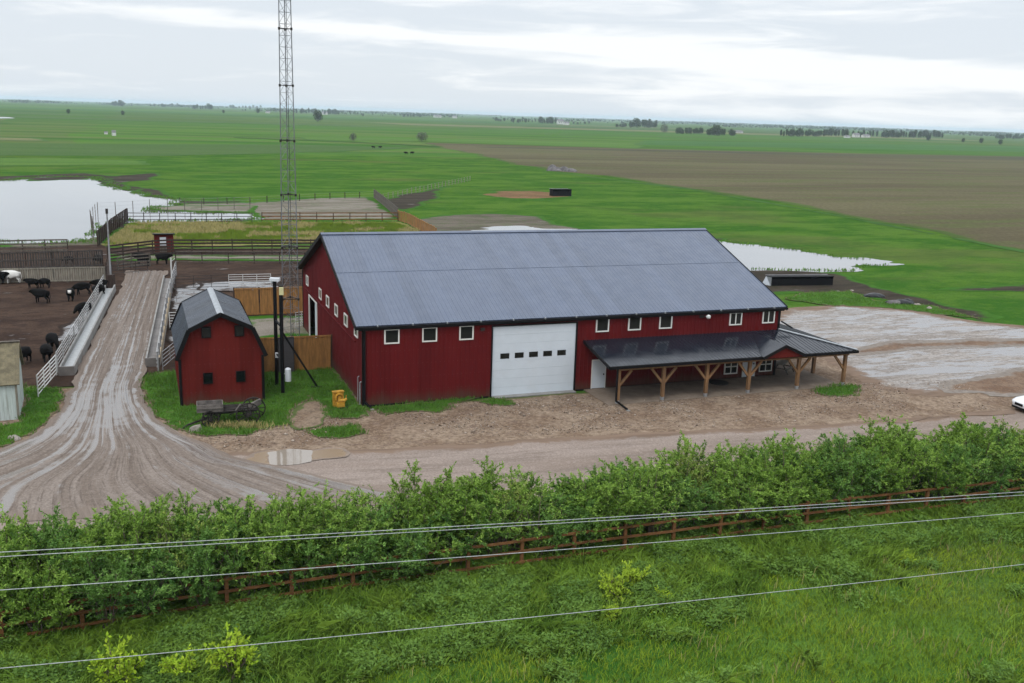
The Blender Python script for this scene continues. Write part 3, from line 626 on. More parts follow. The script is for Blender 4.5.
# ------------------------------------------------------------------ the big red barn
LB, WB, ZE, ZR = 31.5, 24.0, 5.36, 9.72
def big_barn():
    t = empty('red_barn', L(0, 0), YAW)
    tag(t, 'long red steel barn with blue grey roof, white overhead door and a porch', 'barn')
    zroof = lambda y: (ZE-.17)+(ZR-ZE)*(1-abs(y-WB/2)/(WB/2+.1))
    DX0, DX1, DZ = 8.74, 14.82, 4.88
    mb = MB(); ribbed_wall(mb, 'x', 0, LB, 0, -1, lambda a: 0, lambda a: ZE-.1, cuts=((DX0, DX1, DZ),)); mb.build('front_wall', M['red_wall'], t)
    mb = MB(); ribbed_wall(mb, 'x', 0, LB, WB, 1, lambda a: 0, lambda a: ZE-.1); mb.build('rear_wall', M['red_wall'], t)
    mb = MB(); ribbed_wall(mb, 'y', 0, WB, 0, -1, lambda a: 0, zroof, cuts=((16.9, 20.6, 3.5),)); mb.build('gable_wall', M['red_side'], t)
    mb = MB(); ribbed_wall(mb, 'y', 0, WB, LB, 1, lambda a: 0, zroof); mb.build('gable_wall', M['red_side'], t)
    mb = MB(); mb.box(.05, .05, .02, LB-.05, WB-.05, .06); mb.build('floor', M['concrete_dark'], t)
    # roof with its ridge cap and eave trim
    g = .5; e = .1; rf = MB()
    roof_slab(rf, 'x', -g, LB+g, (-e, ZE), (WB/2, ZR), h=.017); roof_slab(rf, 'x', -g, LB+g, (WB+e, ZE), (WB/2, ZR), h=.017)
    ro = rf.build('roof', M['roof'], t)
    cp = MB(); s = (ZR-ZE)/(WB/2+e)
    for sg in (-1, 1):
        slab3(cp, [(-g-.02, WB/2, ZR+.075), (LB+g+.02, WB/2, ZR+.075), (LB+g+.02, WB/2+sg*.3, ZR+.075-.3*s), (-g-.02, WB/2+sg*.3, ZR+.075-.3*s)], .03)
    cp.build('ridge_cap', M['roof'], ro)
    lap = MB()                                    # the lap where the lower and upper sheets meet
    yl = WB*.27; zl = ZE+(yl+e)*s
    slab3(lap, [(-g, yl-.09, zl-.09*s+.023), (LB+g, yl-.09, zl-.09*s+.023), (LB+g, yl, zl+.023), (-g, yl, zl+.023)], .012); lap.build('sheet_lap', M['roof'], ro)
    # rakes and eave fascia / gutter
    for x0, x1 in ((-g-.03, -g+.03), (LB+g-.03, LB+g+.03)):
        rk = MB()
        for sg, y0 in ((1, -e-.03), (-1, WB+e+.03)):
            rk.add([(x0, y0, ZE-.28), (x1, y0, ZE-.28), (x1, y0, ZE+.045), (x0, y0, ZE+.045), (x0, WB/2, ZR-.25), (x1, WB/2, ZR-.25), (x1, WB/2, ZR+.045), (x0, WB/2, ZR+.045)],
                   [(0, 1, 2, 3), (4, 7, 6, 5), (0, 4, 5, 1), (3, 2, 6, 7), (0, 3, 7, 4), (1, 5, 6, 2)])
        rk.build('rake_trim', M['black_trim'], t)
    for x0, x1 in ((-g+.03, -.022), (LB+.022, LB+g-.03)):      # soffit under the gable overhang
        so = MB()
        for sg, y0 in ((1, 0), (-1, WB)):
            slab3(so, [(x0, y0, zroof(y0)+.02), (x1, y0, zroof(y0)+.02), (x1, WB/2, zroof(WB/2)+.0), (x0, WB/2, zroof(WB/2)+.0)], .03)
        so.build('soffit', M['black_trim'], t)
    gt = MB()
    gt.box(-g, -e-.17, ZE-.21, LB+g, -e-.002, ZE-.065); gt.box(-.3, -e, ZE-.32, LB+.3, -.022, ZE-.09)
    gut = gt.build('gutter', M['black_trim'], t)
    gt = MB(); gt.box(-g, WB+e+.002, ZE-.21, LB+g, WB+e+.17, ZE-.065); gt.build('gutter', M['black_trim'], t)
    for i in range(14):
        k = MB(); x = .9+i*2.3; k.box(x-.03, -e-.18, ZE-.075, x+.03, -e+.0, ZE+.04); k.build('gutter_strap', M['steel'], gut)
    # corner boards and the downspout
    for x0, y0 in ((0, 0), (LB, 0), (0, WB), (LB, WB)):
        c = MB(); dx = -.045 if x0 == 0 else .045; dy = -.045 if y0 == 0 else .045
        xa, xb = sorted((x0+dx, x0-dx*3)); ya, yb = sorted((y0+dy, y0)); c.box(xa, ya, .02, xb, yb, ZE-.25)
        xa, xb = sorted((x0+dx, x0)); ya, yb = sorted((y0-dy*.0, y0-dy*3)); c.box(xa, ya, .02, xb, yb, ZE-.25)
        c.build('corner_board', M['black_trim'], t)
    d = MB(); d.box(.02, -.16, .35, .14, -.05, ZE-.2); d.bar((.08, -.105, .38), (.35, -.75, .1), .11); ds = d.build('downspout', M['black_trim'], t)
    d = MB(); d.box(.28, -.95, .03, .5, -.72, .09); d.build('splash_block', M['concrete'], ds)
    bs = MB(); bs.box(-.02, -.05, .0, DX0-.18, -.0215, .12); bs.box(DX1+.18, -.05, 0, LB, -.0215, .12); bs.build('base_trim', M['black_trim'], t)
    # overhead door in its black frame
    fr = MB(); fr.box(DX0-.1, -.06, .0, DX0, .03, DZ+.1); fr.box(DX1, -.06, 0, DX1+.1, .03, DZ+.1); fr.box(DX0, -.06, DZ, DX1, .03, DZ+.1)
    fr.build('door_frame', M['black_trim'], t)
    dr = MB(); n = 8; hh = (DZ-.04)/n
    for i in range(n):
        z0 = .04+i*hh; dr.box(DX0+.003, .028, z0+.004, DX1-.003, .075, z0+hh-.004)
        dr.box(DX0+.003, .045, z0-.008, DX1-.003, .07, z0+.008)
    od = dr.build('overhead_door', M['white_door'], t)
    for i in range(5):
        x0 = 9.33+i*1.04; w = MB()
        w.box(x0, .012, 2.64, x0+.64, .026, 3.01); w.build('pane', M['glass'], od)
    sl = MB(); sl.box(DX0, -.5, .03, DX1, .03, .095); sl.build('door_sill', M['concrete'], t)
    # windows of the front
    for a0, a1, z0, z1, mu in ((1.37, 2.36, 4.10, 5.08, 0), (3.87, 4.87, 4.1, 5.08, 0), (6.39, 7.37, 4.1, 5.08, 0), (16.3, 17.3, 4.15, 5.12, 0), (18.8, 19.8, 4.15, 5.12, 0), (21.27, 22.3, 4.15, 5.12, 0), (27.1, 28.15, 4.13, 5.1, 1), (29.95, 31.02, 4.15, 5.12, 1)):
        window(t, 'x', 0, -1, a0, a1, z0, z1, M['white_trim'], .085, bool(mu))
    for a0, a1 in ((27.0, 28.15), (30.05, 31.2)):
        window(t, 'x', 0, -1, a0, a1, .42, 1.55, M['white_trim'], .08, True, hmull=True)
    for y0, y1 in ((1.4, 2.4), (4.7, 5.8), (8.2, 9.2), (11.55, 12.6), (14.65, 15.7), (20.9, 21.9)):
        window(t, 'y', 0, -1, y0, y1, 4.22, 5.05, M['white_trim'], .09)
    # walk-in doors
    def walkdoor(a0, a1, z1):
        f = MB(); f.box(a0-.06, -.06, .1, a0, 0, z1+.06); f.box(a1, -.06, .1, a1+.06, 0, z1+.06); f.box(a0, -.06, z1, a1, 0, z1+.06)
        f.build('door_frame', M['white_trim'], t)
        f = MB(); f.box(a0+.002, -.05, .12, a1-.002, -.022, z1-.002); dd = f.build('walk_door', M['white_door'], t)
        f = MB(); f.box(a1-.16, -.1, 1.05, a1-.08, -.05, 1.15); f.build('handle', M['iron'], dd)
    walkdoor(16.2, 17.2, 2.12); walkdoor(28.65, 29.65, 2.12)
    # gable doorway, its jambs and slid-back door
    j = MB()
    for y0 in (16.78, 20.6): j.box(-.07, y0, 0, .03, y0+.12, 3.6)
    j.box(-.07, 16.9, 3.5, .03, 20.6, 3.6); j.build('doorway_trim', M['white_trim'], t)
    j = MB(); j.box(.03, 16.95, .08, .09, 18.15, 3.48); j.build('sliding_door', M['white_door'], t)
    rl = MB(); rl.box(-.13, 2, 3.86, -.03, 22, 3.92); rl.build('door_track', M['red_side'], t)
    # lamps on the wall
    lm = MB(); lm.box(24.55, -.12, 4.82, 24.85, -.022, 5.0); lm.bar((24.85, -.1, 4.93), (25.05, -.25, 4.9), .06); wl = lm.build('wall_lamp', M['iron'], t)
    lm = MB(); lm.tube([(25.05, -.28, 4.78), (25.1, -.3, 4.86), (25.12, -.3, 4.98), (25.1, -.28, 5.06)], [.05, .17, .17, .05], 10); lm.build('lamp_globe', M['lamp_glass'], wl)
    lm = MB(); lm.box(7.85, -.2, 4.68, 8.1, -.022, 4.86); lm.build('wall_lamp', M['iron'], t)
    lm = MB(); lm.box(31.0, -.35, 4.9, 31.18, -.05, 5.1)
    for y0, h_, w_ in ((1.0, 1.75, .07), (.35, 1.55, .1)):
        p = MB(); p.tube([(-.12, y0, .05), (-.12, y0, h_)], w_/2, 6); p.tube([(-.12, y0, h_), (-.03, y0, h_+.05)], w_/2, 6); p.build('conduit', M['grey_pipe'], t)
    # ---- porch
    pg = empty('porch', (0, 0, 0)); pg.parent = t
    X0, XE, YP, ZT, ZB = 15.45, 35.45, -4.15, 3.62, 2.78
    sl = MB(); sl.box(15.6, -3.95, .02, LB+3.3, -.055, .095); sl.box(LB+.06, -.055, .02, LB+3.3, 14, .095); sl.build('porch_slab', M['porch_slab'], pg)
    k = (ZT-ZB)/(-YP)
    pr = MB(); roof_slab(pr, 'x', X0, LB, (YP, ZB), (-.03, ZT-.03*k), .05, .3, .025)
    # the corner: front slope runs out to the hip, side slope runs back along the gable wall
    XO = LB-YP-.2
    def hipfront(mb):
        pf = ribs(LB, XO, .3, .025)
        for i in range(len(pf)-1):
            (a, oa), (b, ob) = pf[i], pf[i+1]
            f = lambda x: YP*(x-LB)/(XO-LB)           # y of the hip at x
            za, zb = ZT+k*f(a)*1.0, ZT+k*f(b)
            mb.add([(a, YP, ZB+oa), (b, YP, ZB+ob), (b, f(b), zb+ob), (a, f(a), za+oa)], [(0, 1, 2, 3)])
            mb.add([(a, YP, ZB-.05), (b, YP, ZB-.05), (b, f(b), zb-.05), (a, f(a), za-.05)], [(3, 2, 1, 0)])
    hp = MB(); hipfront(hp)
    def hipside(mb):
        pf = ribs(YP, 14, .3, .025)
        for i in range(len(pf)-1):
            (a, oa), (b, ob) = pf[i], pf[i+1]
            f = lambda y: LB+(XO-LB)*(y/YP) if y < 0 else LB+.03
            z = lambda x: ZT-(ZT-ZB)*(x-LB)/(XO-LB)
            mb.add([(XO, a, ZB+oa), (XO, b, ZB+ob), (f(b), b, z(f(b))+ob), (f(a), a, z(f(a))+oa)], [(0, 1, 2, 3)])
            mb.add([(XO, a, ZB-.05), (XO, b, ZB-.05), (f(b), b, z(f(b))-.05), (f(a), a, z(f(a))-.05)], [(3, 2, 1, 0)])
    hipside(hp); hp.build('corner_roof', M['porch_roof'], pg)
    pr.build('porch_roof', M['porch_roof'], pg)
    hc = MB(); hc.bar((LB, 0, ZT+.05), (XO, YP, ZB+.05), .26, .05); hc.build('hip_cap', M['steel'], pg)
    fa = MB(); fa.box(X0-.02, YP-.09, ZB-.2, XO+.09, YP-.002, ZB-.01); fa.box(XO+.002, YP, ZB-.2, XO+.09, 14, ZB-.01)
    fa.build('porch_gutter', M['black_trim'], pg)
    rk = MB(); rk.bar((X0-.03, YP, ZB-.08), (X0-.03, -.03, ZT-.08), .07, .22); rk.build('porch_rake', M['black_trim'], pg)
    # little gable over the entry
    gx, gh, gw_ = 28.95, 3.56, 1.75; yb = -(ZT-gh)/k-.05
    dm = MB(); sl_ = (gh-ZB)/gw_
    for sg in (-1, 1):
        pf = ribs(0, 4.0, .3, .02)
        # valley: where the little roof meets the porch slope
        n_ = 12
        for i in range(n_):
            u0, u1 = i/n_*gw_, (i+1)/n_*gw_
            z0, z1 = gh-sl_*u0+.03, gh-sl_*u1+.03
            y0 = min(YP-.28+3.9, (z0-.03-ZT)/k*1.0); y1 = (z1-.03-ZT)/k
            dm.add([(gx+sg*u0, YP-.3, z0), (gx+sg*u1, YP-.3, z1), (gx+sg*u1, max(YP-.3, y1), z1), (gx+sg*u0, y0, z0)], [(0, 1, 2, 3)])
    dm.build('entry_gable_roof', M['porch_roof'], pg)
    ge = MB()
    for sg in (-1, 1): ge.bar((gx, YP-.32, gh-.06), (gx+sg*(gw_+.06), YP-.32, ZB-.08), .08, .2)
    ge.build('entry_gable_trim', M['black_trim'], pg)
    gi = MB(); gi.add([(gx-gw_+.05, YP-.2, ZB-.12), (gx+gw_-.05, YP-.2, ZB-.12), (gx, YP-.2, gh-.1), (gx-gw_+.05, YP-.12, ZB-.12), (gx+gw_-.05, YP-.12, ZB-.12), (gx, YP-.12, gh-.1)], [(0, 1, 2), (5, 4, 3), (0, 3, 4, 1), (1, 4, 5, 2), (2, 5, 3, 0)])
    gi.build('entry_gable_panel', M['red_wood'], pg)
    # timber frame
    bm_ = MB(); bm_.box(16.2, -3.83, ZB-.42, 35.05, -3.62, ZB-.17); bm_.box(34.7, -3.62, ZB-.42, 34.92, 13.8, ZB-.17); bm_.build('porch_beam', M['cedar'], pg)
    raf = MB()
    for x in np.arange(16.4, LB, 1.7): raf.bar((x, -.06, ZT-.2), (x, YP+.25, ZB-.13), .07, .16)
    raf.build('rafters', M['cedar'], pg)
    posts = [(16.35, -3.72, 0, 1), (19.75, -3.72, 1, 1), (23.15, -3.72, 1, 1), (26.6, -3.72, 1, 1), (30.75, -3.72, 1, 1), (34.82, -3.72, 1, 0)]
    for x, y, lf, rg in posts:
        p = MB(); p.box(x-.11, y-.11, .32, x+.11, y+.11, ZB-.42); po = p.build('porch_post', M['cedar'], pg)
        for sg, on in ((-1, lf), (1, rg)):
            if on:
                b = MB(); b.bar((x+sg*.1, y, 1.35), (x+sg*.95, y, 2.34), .15, .15); b.build('brace', M['cedar'], po)
        p = MB(); p.box(x-.10, y-.10, .05, x+.10, y+.10, .32); p.build('post_base', M['steel'], po)
    for y in (-.3, 3.2, 6.7, 10.2, 13.6):
        x = 34.82; p = MB(); p.box(x-.11, y-.11, .1, x+.11, y+.11, ZB-.42); po = p.build('porch_post', M['cedar'], pg)
    d = MB(); d.box(16.1, -3.98, .3, 16.2, -3.88, ZB-.18); d.bar((16.15, -3.93, .34), (16.35, -5.2, .12), .1); d.build('porch_downspout', M['black_trim'], pg)
    d = MB(); d.box(16.25, -5.45, .03, 16.47, -5.2, .09); d.build('splash_block', M['concrete'], pg)
    d = MB(); d.bar((LB+.08, -.12, ZT+.65), (LB+.7, -.75, ZT+.22), .1); d.build('elbow_pipe', M['black_trim'], pg)
    return t
big_barn()

# ------------------------------------------------------------------ the small gambrel barn
def small_barn():
    W_, D_ = 5.12, 8.4; t = empty('gambrel_barn', L(-10.98, 2.82), YAW)
    tag(t, 'small red gambrel barn with four dark square windows behind an old wagon', 'barn')
    ze, zk, za = 3.28, 5.08, 6.02; xk = .66; c = W_/2
    def zr(x):
        u = abs(x-c); return za-(za-zk)*u/(c-xk) if u < c-xk else zk-(zk-ze)*(u-(c-xk))/(xk+.12)
    for y, o in ((0, -1), (D_, 1)):
        mb = MB(); ribbed_wall(mb, 'x', 0, W_, y, o, lambda a: .05, lambda a: zr(a)-.06, .2, .012); mb.build('end_wall', M['red_wood'], t)
    for x, o in ((0, -1), (W_, 1)):
        mb = MB(); ribbed_wall(mb, 'y', 0, D_, x, o, lambda a: .05, lambda a: ze, .2, .012); mb.build('side_wall', M['red_wood'], t)
    f = MB(); f.box(.03, .03, 0, W_-.03, D_-.03, .1); f.box(-.02, -.03, 0, W_+.02, D_+.03, .05); f.build('footing', M['concrete'], t)
    y0, y1 = -.3, D_+.3; rf = MB()
    for sg in (-1, 1):
        roof_slab(rf, 'y', y0, y1, (c+sg*(c-xk+.02), zk), (c, za), .05, .35, .02)
        roof_slab(rf, 'y', y0, y1, (c+sg*(c+.16), ze-.06), (c+sg*(c-xk), zk-.01), .05, .35, .02)
    ro = rf.build('roof', M['shed_roof'], t)
    cp = MB(); s = (za-zk)/(c-xk)
    for sg in (-1, 1): slab3(cp, [(c, y0-.02, za+.06), (c, y1+.02, za+.06), (c+sg*.2, y1+.02, za+.06-.2*s), (c+sg*.2, y0-.02, za+.06-.2*s)], .03)
    cp.build('ridge_cap', M['steel'], ro)
    for yy in (y0, y1):
        tr = MB()
        for sg in (-1, 1):
            tr.bar((c, yy, za-.1), (c+sg*(c-xk+.02), yy, zk-.1), .08, .26); tr.bar((c+sg*(c-xk+.02), yy-.002, zk-.08), (c+sg*(c+.16), yy-.002, ze-.16), .08, .26)
        tr.build('rake_trim', M['black_trim'], t)
    for x0, x1, xa, xb in ((-.03, .12, -.045, -.013), (W_-.12, W_+.03, W_+.013, W_+.045)):
        cb = MB(); cb.box(x0, -.045, .05, x1, -.013, ze-.15); cb.box(xa, -.02, .05, xb, .14, ze-.15); cb.build('corner_board', M['black_trim'], t)
    for x in (1.40, 3.40):
        for z in (1.44, 4.42):
            window(t, 'x', 0, -1, x, x+.58, z, z+.72, M['black_trim'], .06)
    return t
small_barn()

# ------------------------------------------------------------------ the pale shed at the left edge
def pale_shed():
    p = toL(G(19.5, 420)); t = empty('pale_shed', L(p[0], p[1]), YAW+.04)
    tag(t, 'weathered pale green shed with brown roof at left edge of yard', 'shed')
    W_, D_ = 7.0, 4.6; zf, zr_ = 2.35, 4.2
    mb = MB()
    ribbed_wall(mb, 'x', -W_, 0, 0, -1, lambda a: 0, lambda a: zf, .25, .012); ribbed_wall(mb, 'x', -W_, 0, D_, 1, lambda a: 0, lambda a: zf, .25, .012)
    gz = lambda y: zf+(zr_-zf)*(1-abs(y-D_/2)/(D_/2))
    ribbed_wall(mb, 'y', 0, D_, 0, 1, lambda a: 0, gz, .25, .012); ribbed_wall(mb, 'y', 0, D_, -W_, -1, lambda a: 0, gz, .25, .012)
    mb.build('wall', M['mint_wall'], t)
    rf = MB(); roof_slab(rf, 'x', -W_-.2, .18, (-.2, zf-.1), (D_/2, zr_+.05), .07, .4, .012); roof_slab(rf, 'x', -W_-.2, .18, (D_+.2, zf-.1), (D_/2, zr_+.05), .07, .4, .012)
    ro = rf.build('roof', M['brown_roof'], t)
    r2 = MB(); r2.bar((-W_-.2, D_/2, zr_+.1), (.2, D_/2, zr_+.1), .22, .05); r2.build('ridge_board', M['old_board'], ro)
    c = MB(); c.box(-.1, -.04, 0, .03, -.013, zf-.12); c.build('corner_board', M['pale_board'], t)
pale_shed()

# ------------------------------------------------------------------ little red hut in the corral
def hut():
    p = toL(G(155, 252.5)); t = empty('red_hut', L(p[0], p[1]), YAW)
    tag(t, 'tiny dark red hut with a pale door standing among the corral fences', 'hut')
    mb = MB(); ribbed_wall(mb, 'x', 0, 2.3, 0, -1, lambda a: 0, lambda a: 2.2, .2, .01); ribbed_wall(mb, 'x', 0, 2.3, 2.2, 1, lambda a: 0, lambda a: 2.0, .2, .01)
    for x, o in ((0, -1), (2.3, 1)): ribbed_wall(mb, 'y', 0, 2.2, x, o, lambda a: 0, lambda a: 2.2-.1*a, .2, .01)
    mb.build('wall', M['red_wood'], t)
    r_ = MB(); slab3(r_, [(-.2, -.3, 2.42), (2.5, -.3, 2.42), (2.5, 2.4, 2.15), (-.2, 2.4, 2.15)], .12); r_.build('roof', M['black_trim'], t)
    d = MB(); d.box(.65, -.06, .9, 1.4, -.012, 1.95); d.build('window', M['white_box'], t)
    d = MB(); d.box(.6, -.05, .05, 1.45, -.012, .88); d.build('door', M['old_board'], t)
hut()

# ------------------------------------------------------------------ lattice mast
def mast():
    b = G(291.5, 348); t = empty('lattice_mast', b, .25)
    tag(t, 'tall triangular steel lattice mast rising behind the board fence', 'mast')
    H_ = 38.0
    def leg(k, z): 
        r_ = (.74-.0096*z); a = R(210+120*k); return (r_*math.cos(a), r_*math.sin(a), z)
    for k in range(3):
        m = MB(); m.tube([leg(k, z) for z in (0, 19, H_)], .036, 8); m.build('mast_leg', M['steel_mast'], t)
    for k in range(3):
        m = MB(); k2 = (k+1) % 3; dz = .82; n = int(H_/dz)
        for i in range(n):
            z0, z1 = i*dz, (i+1)*dz
            m.bar(leg(k, z1), leg(k2, z1), .02)
            if i % 2: m.bar(leg(k, z0), leg(k2, z1), .02)
            else: m.bar(leg(k2, z0), leg(k, z1), .02)
        m.build('bracing', M['steel_mast'], t)
    for z in np.arange(4, H_, 4.05):
        m = MB()
        for k in range(3):
            p = leg(k, z); m.tube([(p[0], p[1], z-.09), (p[0], p[1], z+.09)], .085, 8); m.bar(leg(k, z+.01), leg((k+1) % 3, z+.01), .05)
        m.build('joint_collar', M['iron'], t)
    m = MB(); 
    for k in range(3):
        p = leg(k, 0); m.box(p[0]-.25, p[1]-.25, 0, p[0]+.25, p[1]+.25, .12)
    m.build('base_pad', M['concrete'], t)
    p = leg(1, 27.2); m = MB(); m.bar(p, (p[0]+.5, p[1]-.1, 27.2), .05); m.tube([(p[0]+.35, p[1]-.3, 27.2), (p[0]+.55, p[1]-.05, 27.2), (p[0]+.6, p[1]+.02, 27.2)], [.3, .24, .08], 12)
    m.build('dish_antenna', M['steel'], t)
    m = MB(); l0 = leg(0, 0); m.tube([(.15, -.2, 0.2), (.1, -.15, H_*.7)], .02, 5); m.build('feed_cable', M['black_rubber'], t)
mast()

# ------------------------------------------------------------------ two black steel posts with a stay
def black_mast():
    p1 = G(277, 386); t = empty('steel_post_frame', p1)
    tag(t, 'pair of tall black steel posts with a slanting stay between barns', 'post')
    p2 = G(283, 394)-p1; p3 = G(317.5, 388.5)-p1
    def post(p, h):
        m = MB(); m.box(p[0]-.1, p[1]-.1, 0, p[0]+.1, p[1]+.1, h); return m.build('post', M['black_pipe'], t)
    a = post((0, 0), 7.3); b = post(p2, 7.35)
    m = MB(); m.bar((p2[0]*.7, p2[1]*.7, 4.35), (p3[0], p3[1], .1), .13); m.bar((p3[0]-.4, p3[1]-.1, .1), (p3[0]+.25, p3[1]+.1, .1), .2, .15); m.build('stay', M['black_pipe'], t)
    m = MB(); m.bar((0, 0, 4.6), (p2[0], p2[1], 4.6), .12); m.bar((0, 0, 2.3), (p2[0], p2[1], 2.3), .08); m.build('cross_bar', M['black_pipe'], t)
    m = MB(); m.box(-.3, -.2, 7.3, .35, .2, 7.5); m.box(-.3, .2, 7.1, .1, .5, 7.28); m.build('head_light', M['white_box'], a)
    m = MB(); m.box(p2[0]-.05, p2[1]-.25, 6.75, p2[0]+.22, p2[1]-.11, 7.25); m.build('head_box', simple('pale_yellow_box', (.5, .46, .25), .5, .1), b)
    m = MB(); m.box(-.02, -.22, 2.05, .16, -.11, 2.4); m.build('switch_box', M['white_box'], a)
    m = MB()
    m.tube([(p2[0]+.35, p2[1]+.05, .9), (p2[0]+.35, p2[1]+.05, 1.72), (p2[0]+.35, p2[1]+.05, 1.8)], [.21, .21, .1], 12)
    m.bar((p2[0]+.0, p2[1]+.05, 1.4), (p2[0]+.2, p2[1]+.05, 1.4), .08); m.build('transformer_can', M['white_box'], b)
black_mast()

# ------------------------------------------------------------------ fences
def fence(name, pts, label, posts=True, h=1.4, rails=3, step=2.4, mat_p=None, mat_r=None, ph=None, rw=(.05, .14), board=False, pw=.12, group=None, cat='fence', frame='px', zlow=.3, rail_r=None, gap=.0, bstep=.16):
    """posts with rails, or upright boards nailed side by side; every post and every rail course a part"""
    P = [G(*p) if frame == 'px' else np.array(p, float) for p in pts]
    o = P[0].copy(); t = empty(name, o); tag(t, label, cat, group); ph = ph or h+.1
    seg = [(P[i], P[i+1]) for i in range(len(P)-1)]
    pm = None
    for a, b in seg:
        d = b-a; l = np.linalg.norm(d); n = max(1, round(l/step)); yaw = math.atan2(d[1], d[0])
        for i in range(n+1):
            if i == n and (b is not P[-1]): continue
            q = a+d*i/n-o
            if posts:
                if pm is None:
                    m = MB(); m.box(-pw/2, -pw/2, -.05, pw/2, pw/2, ph); pm = m.build('post', mat_p, t)
                    c = pm
                else: c = pm.copy(); COL.objects.link(c); c.parent = t
                c.location = (q[0], q[1], 0); c.rotation_euler = (random.uniform(-.02, .02), random.uniform(-.02, .02), yaw+random.uniform(-.1, .1)); c.scale = (1, 1, random.uniform(.94, 1.04))
    if board:
        m = MB()
        for a, b in seg:
            d = b-a; l = np.linalg.norm(d); u = d/l; nn = np.array([-u[1], u[0], 0])*.05; s = 0
            while s < l:
                w = bstep*random.uniform(.85, 1.1); e = min(l, s+w*(1-gap)); hh = h*random.uniform(.95, 1.03); z0 = zlow*random.uniform(.3, 1)
                p, q = a+u*s-o-nn*random.uniform(.9, 1.2), a+u*e-o-nn*random.uniform(.9, 1.2)
                m.bar((p[0], p[1], (z0+hh)/2), (q[0], q[1], (z0+hh)/2), .025, hh-z0); s += w
        m.build('boards', mat_r, t)
    for k in range(rails):
        z = zlow+(h-zlow)*k/max(1, rails-1) if rails > 1 else h
        m = MB()
        for a, b in seg:
            d = b-a; l = np.linalg.norm(d); u = d/l; nn = np.array([-u[1], u[0], 0])*(-(pw/2+.02)); n = max(1, round(l/step)); zz = z
            for i in range(n):
                p, q = a+d*i/n-o+nn, a+d*(i+1)/n-o+nn
                z1 = z+random.uniform(-.025, .025)
                if rail_r: m.tube([(p[0], p[1], zz), (q[0], q[1], z1)], rail_r, 6)
                else: m.bar((p[0], p[1], zz), (q[0], q[1], z1), *rw)
                zz = z1
        m.build('rail', mat_r, t)
    return t
def gate(name, a, b, label, h=1.35, rails=5, mat=None, uprights=3, r_=.03, zb=.3, frame='px', cat='gate'):
    A = G(*a) if frame == 'px' else np.array(a, float); B = G(*b) if frame == 'px' else np.array(b, float)
    t = empty(name, A); tag(t, label, cat); d = B-A
    for k in range(rails):
        z = zb+(h-zb)*k/(rails-1); m = MB(); m.tube([(0, 0, z), (d[0], d[1], z)], r_, 6); m.build('rail', mat, t)
    for k in range(uprights+1):
        f = k/uprights; m = MB(); m.tube([(d[0]*f, d[1]*f, zb-.02 if 0 < k < uprights else 0), (d[0]*f, d[1]*f, h+.03)], r_*1.15, 6); m.build('upright', mat, t)
    return t

M['grey_board'] = simple('dark_grey_boards', (.062, .055, .05), .85, .35, 1.5, .4, .2, stretch=(4, 4, .6))
fence('rail_fence', [(-40, 20.8, 0), (-30, 25.0, 0), (-17.4, 30.4, 0), (-12.7, 32.5, 0), (-8.2, 34.3, 0), (.7, 37.7, 0), (7.5, 40.3, 0), (16.4, 43.6, 0), (25.1, 46.6, 0), (45, 53.6, 0)],
      'reddish brown three rail wooden fence below the leafy hedge', h=1.32, rails=3, step=2.35, mat_p=M['brown_rail'], mat_r=M['brown_rail'], ph=1.42, rw=(.04, .11), frame='w', pw=.14, zlow=.35)
fence('board_fence', [L(-5.75, 9.9), L(-.25, 9.75)], 'tall orange brown board fence between small barn and big barn, nearer one', h=2.55, rails=2, step=2.4, mat_p=M['dark_board'], mat_r=M['brown_board'], board=True, frame='w', zlow=.15)
fence('board_fence', [L(-5.2, 30.3), L(1.4, 30.2)], 'orange brown board fence farther back, behind the lattice mast', h=2.5, rails=2, step=2.4, mat_p=M['dark_board'], mat_r=M['brown_board'], board=True, frame='w', zlow=.15)
def panel():
    t = empty('dark_panel', L(-4.05, 9.35), YAW); tag(t, 'dark grey steel panel leaning before the nearer board fence', 'panel')
    m = MB(); m.box(0, .0, .05, 1.05, .06, 2.6); m.build('sheet', simple('dark_grey_sheet', (.05, .045, .05), .6, .15), t)
    m = MB(); m.box(-.05, -.02, 0, 0, .08, 2.68); m.box(1.05, -.02, 0, 1.1, .08, 2.68); m.box(0, -.02, 2.6, 1.05, .08, 2.68); m.build('frame', M['dark_pipe'], t)
panel()
fence('pipe_fence', [(104.5, 290), (84, 328), (58, 373)], 'white pipe fence along the left feed bunk with cattle behind it', h=1.45, rails=5, step=3.0, mat_p=M['mid_pipe'], mat_r=M['mid_pipe'], rail_r=.032, pw=.09, zlow=.5)
gate('white_gate', (57, 376), (38.5, 398), 'white six bar gate standing open on grass beside pale shed', 1.5, 6, M['white_pipe'], 3, .035, .25)
fence('pipe_fence', [(176.5, 276), (168, 310), (158.5, 372)], 'grey pipe fence along the right feed bunk beside the small barn', h=1.5, rails=5, step=2.6, mat_p=M['grey_pipe'], mat_r=M['mid_pipe'], rail_r=.03, pw=.1, zlow=.35)
gate('white_gate', (229, 289), (271, 288), 'long white panel gate in the muddy pen behind small barn', 1.5, 6, M['white_pipe'], 3, .03, .3)
gate('pipe_gate', (176, 291), (229, 289), 'dark pipe gate beside the long white panel gate', 1.5, 5, M['dark_pipe'], 3, .025, .3)
gate('pipe_gate', (170, 330), (186, 329.5), 'pale bar gate between right pipe fence and small barn roof', 1.5, 6, M['white_pipe'], 2, .03, .3)
gate('pipe_gate', (163, 371), (178, 358), 'short grey pipe gate beside corner of small barn', 1.4, 5, M['grey_pipe'], 2, .03, .3)
gate('pipe_gate', (271, 288), (308, 286), 'dark pipe gate running from white panel gate to the big barn', 1.4, 5, M['dark_pipe'], 3, .025, .3)
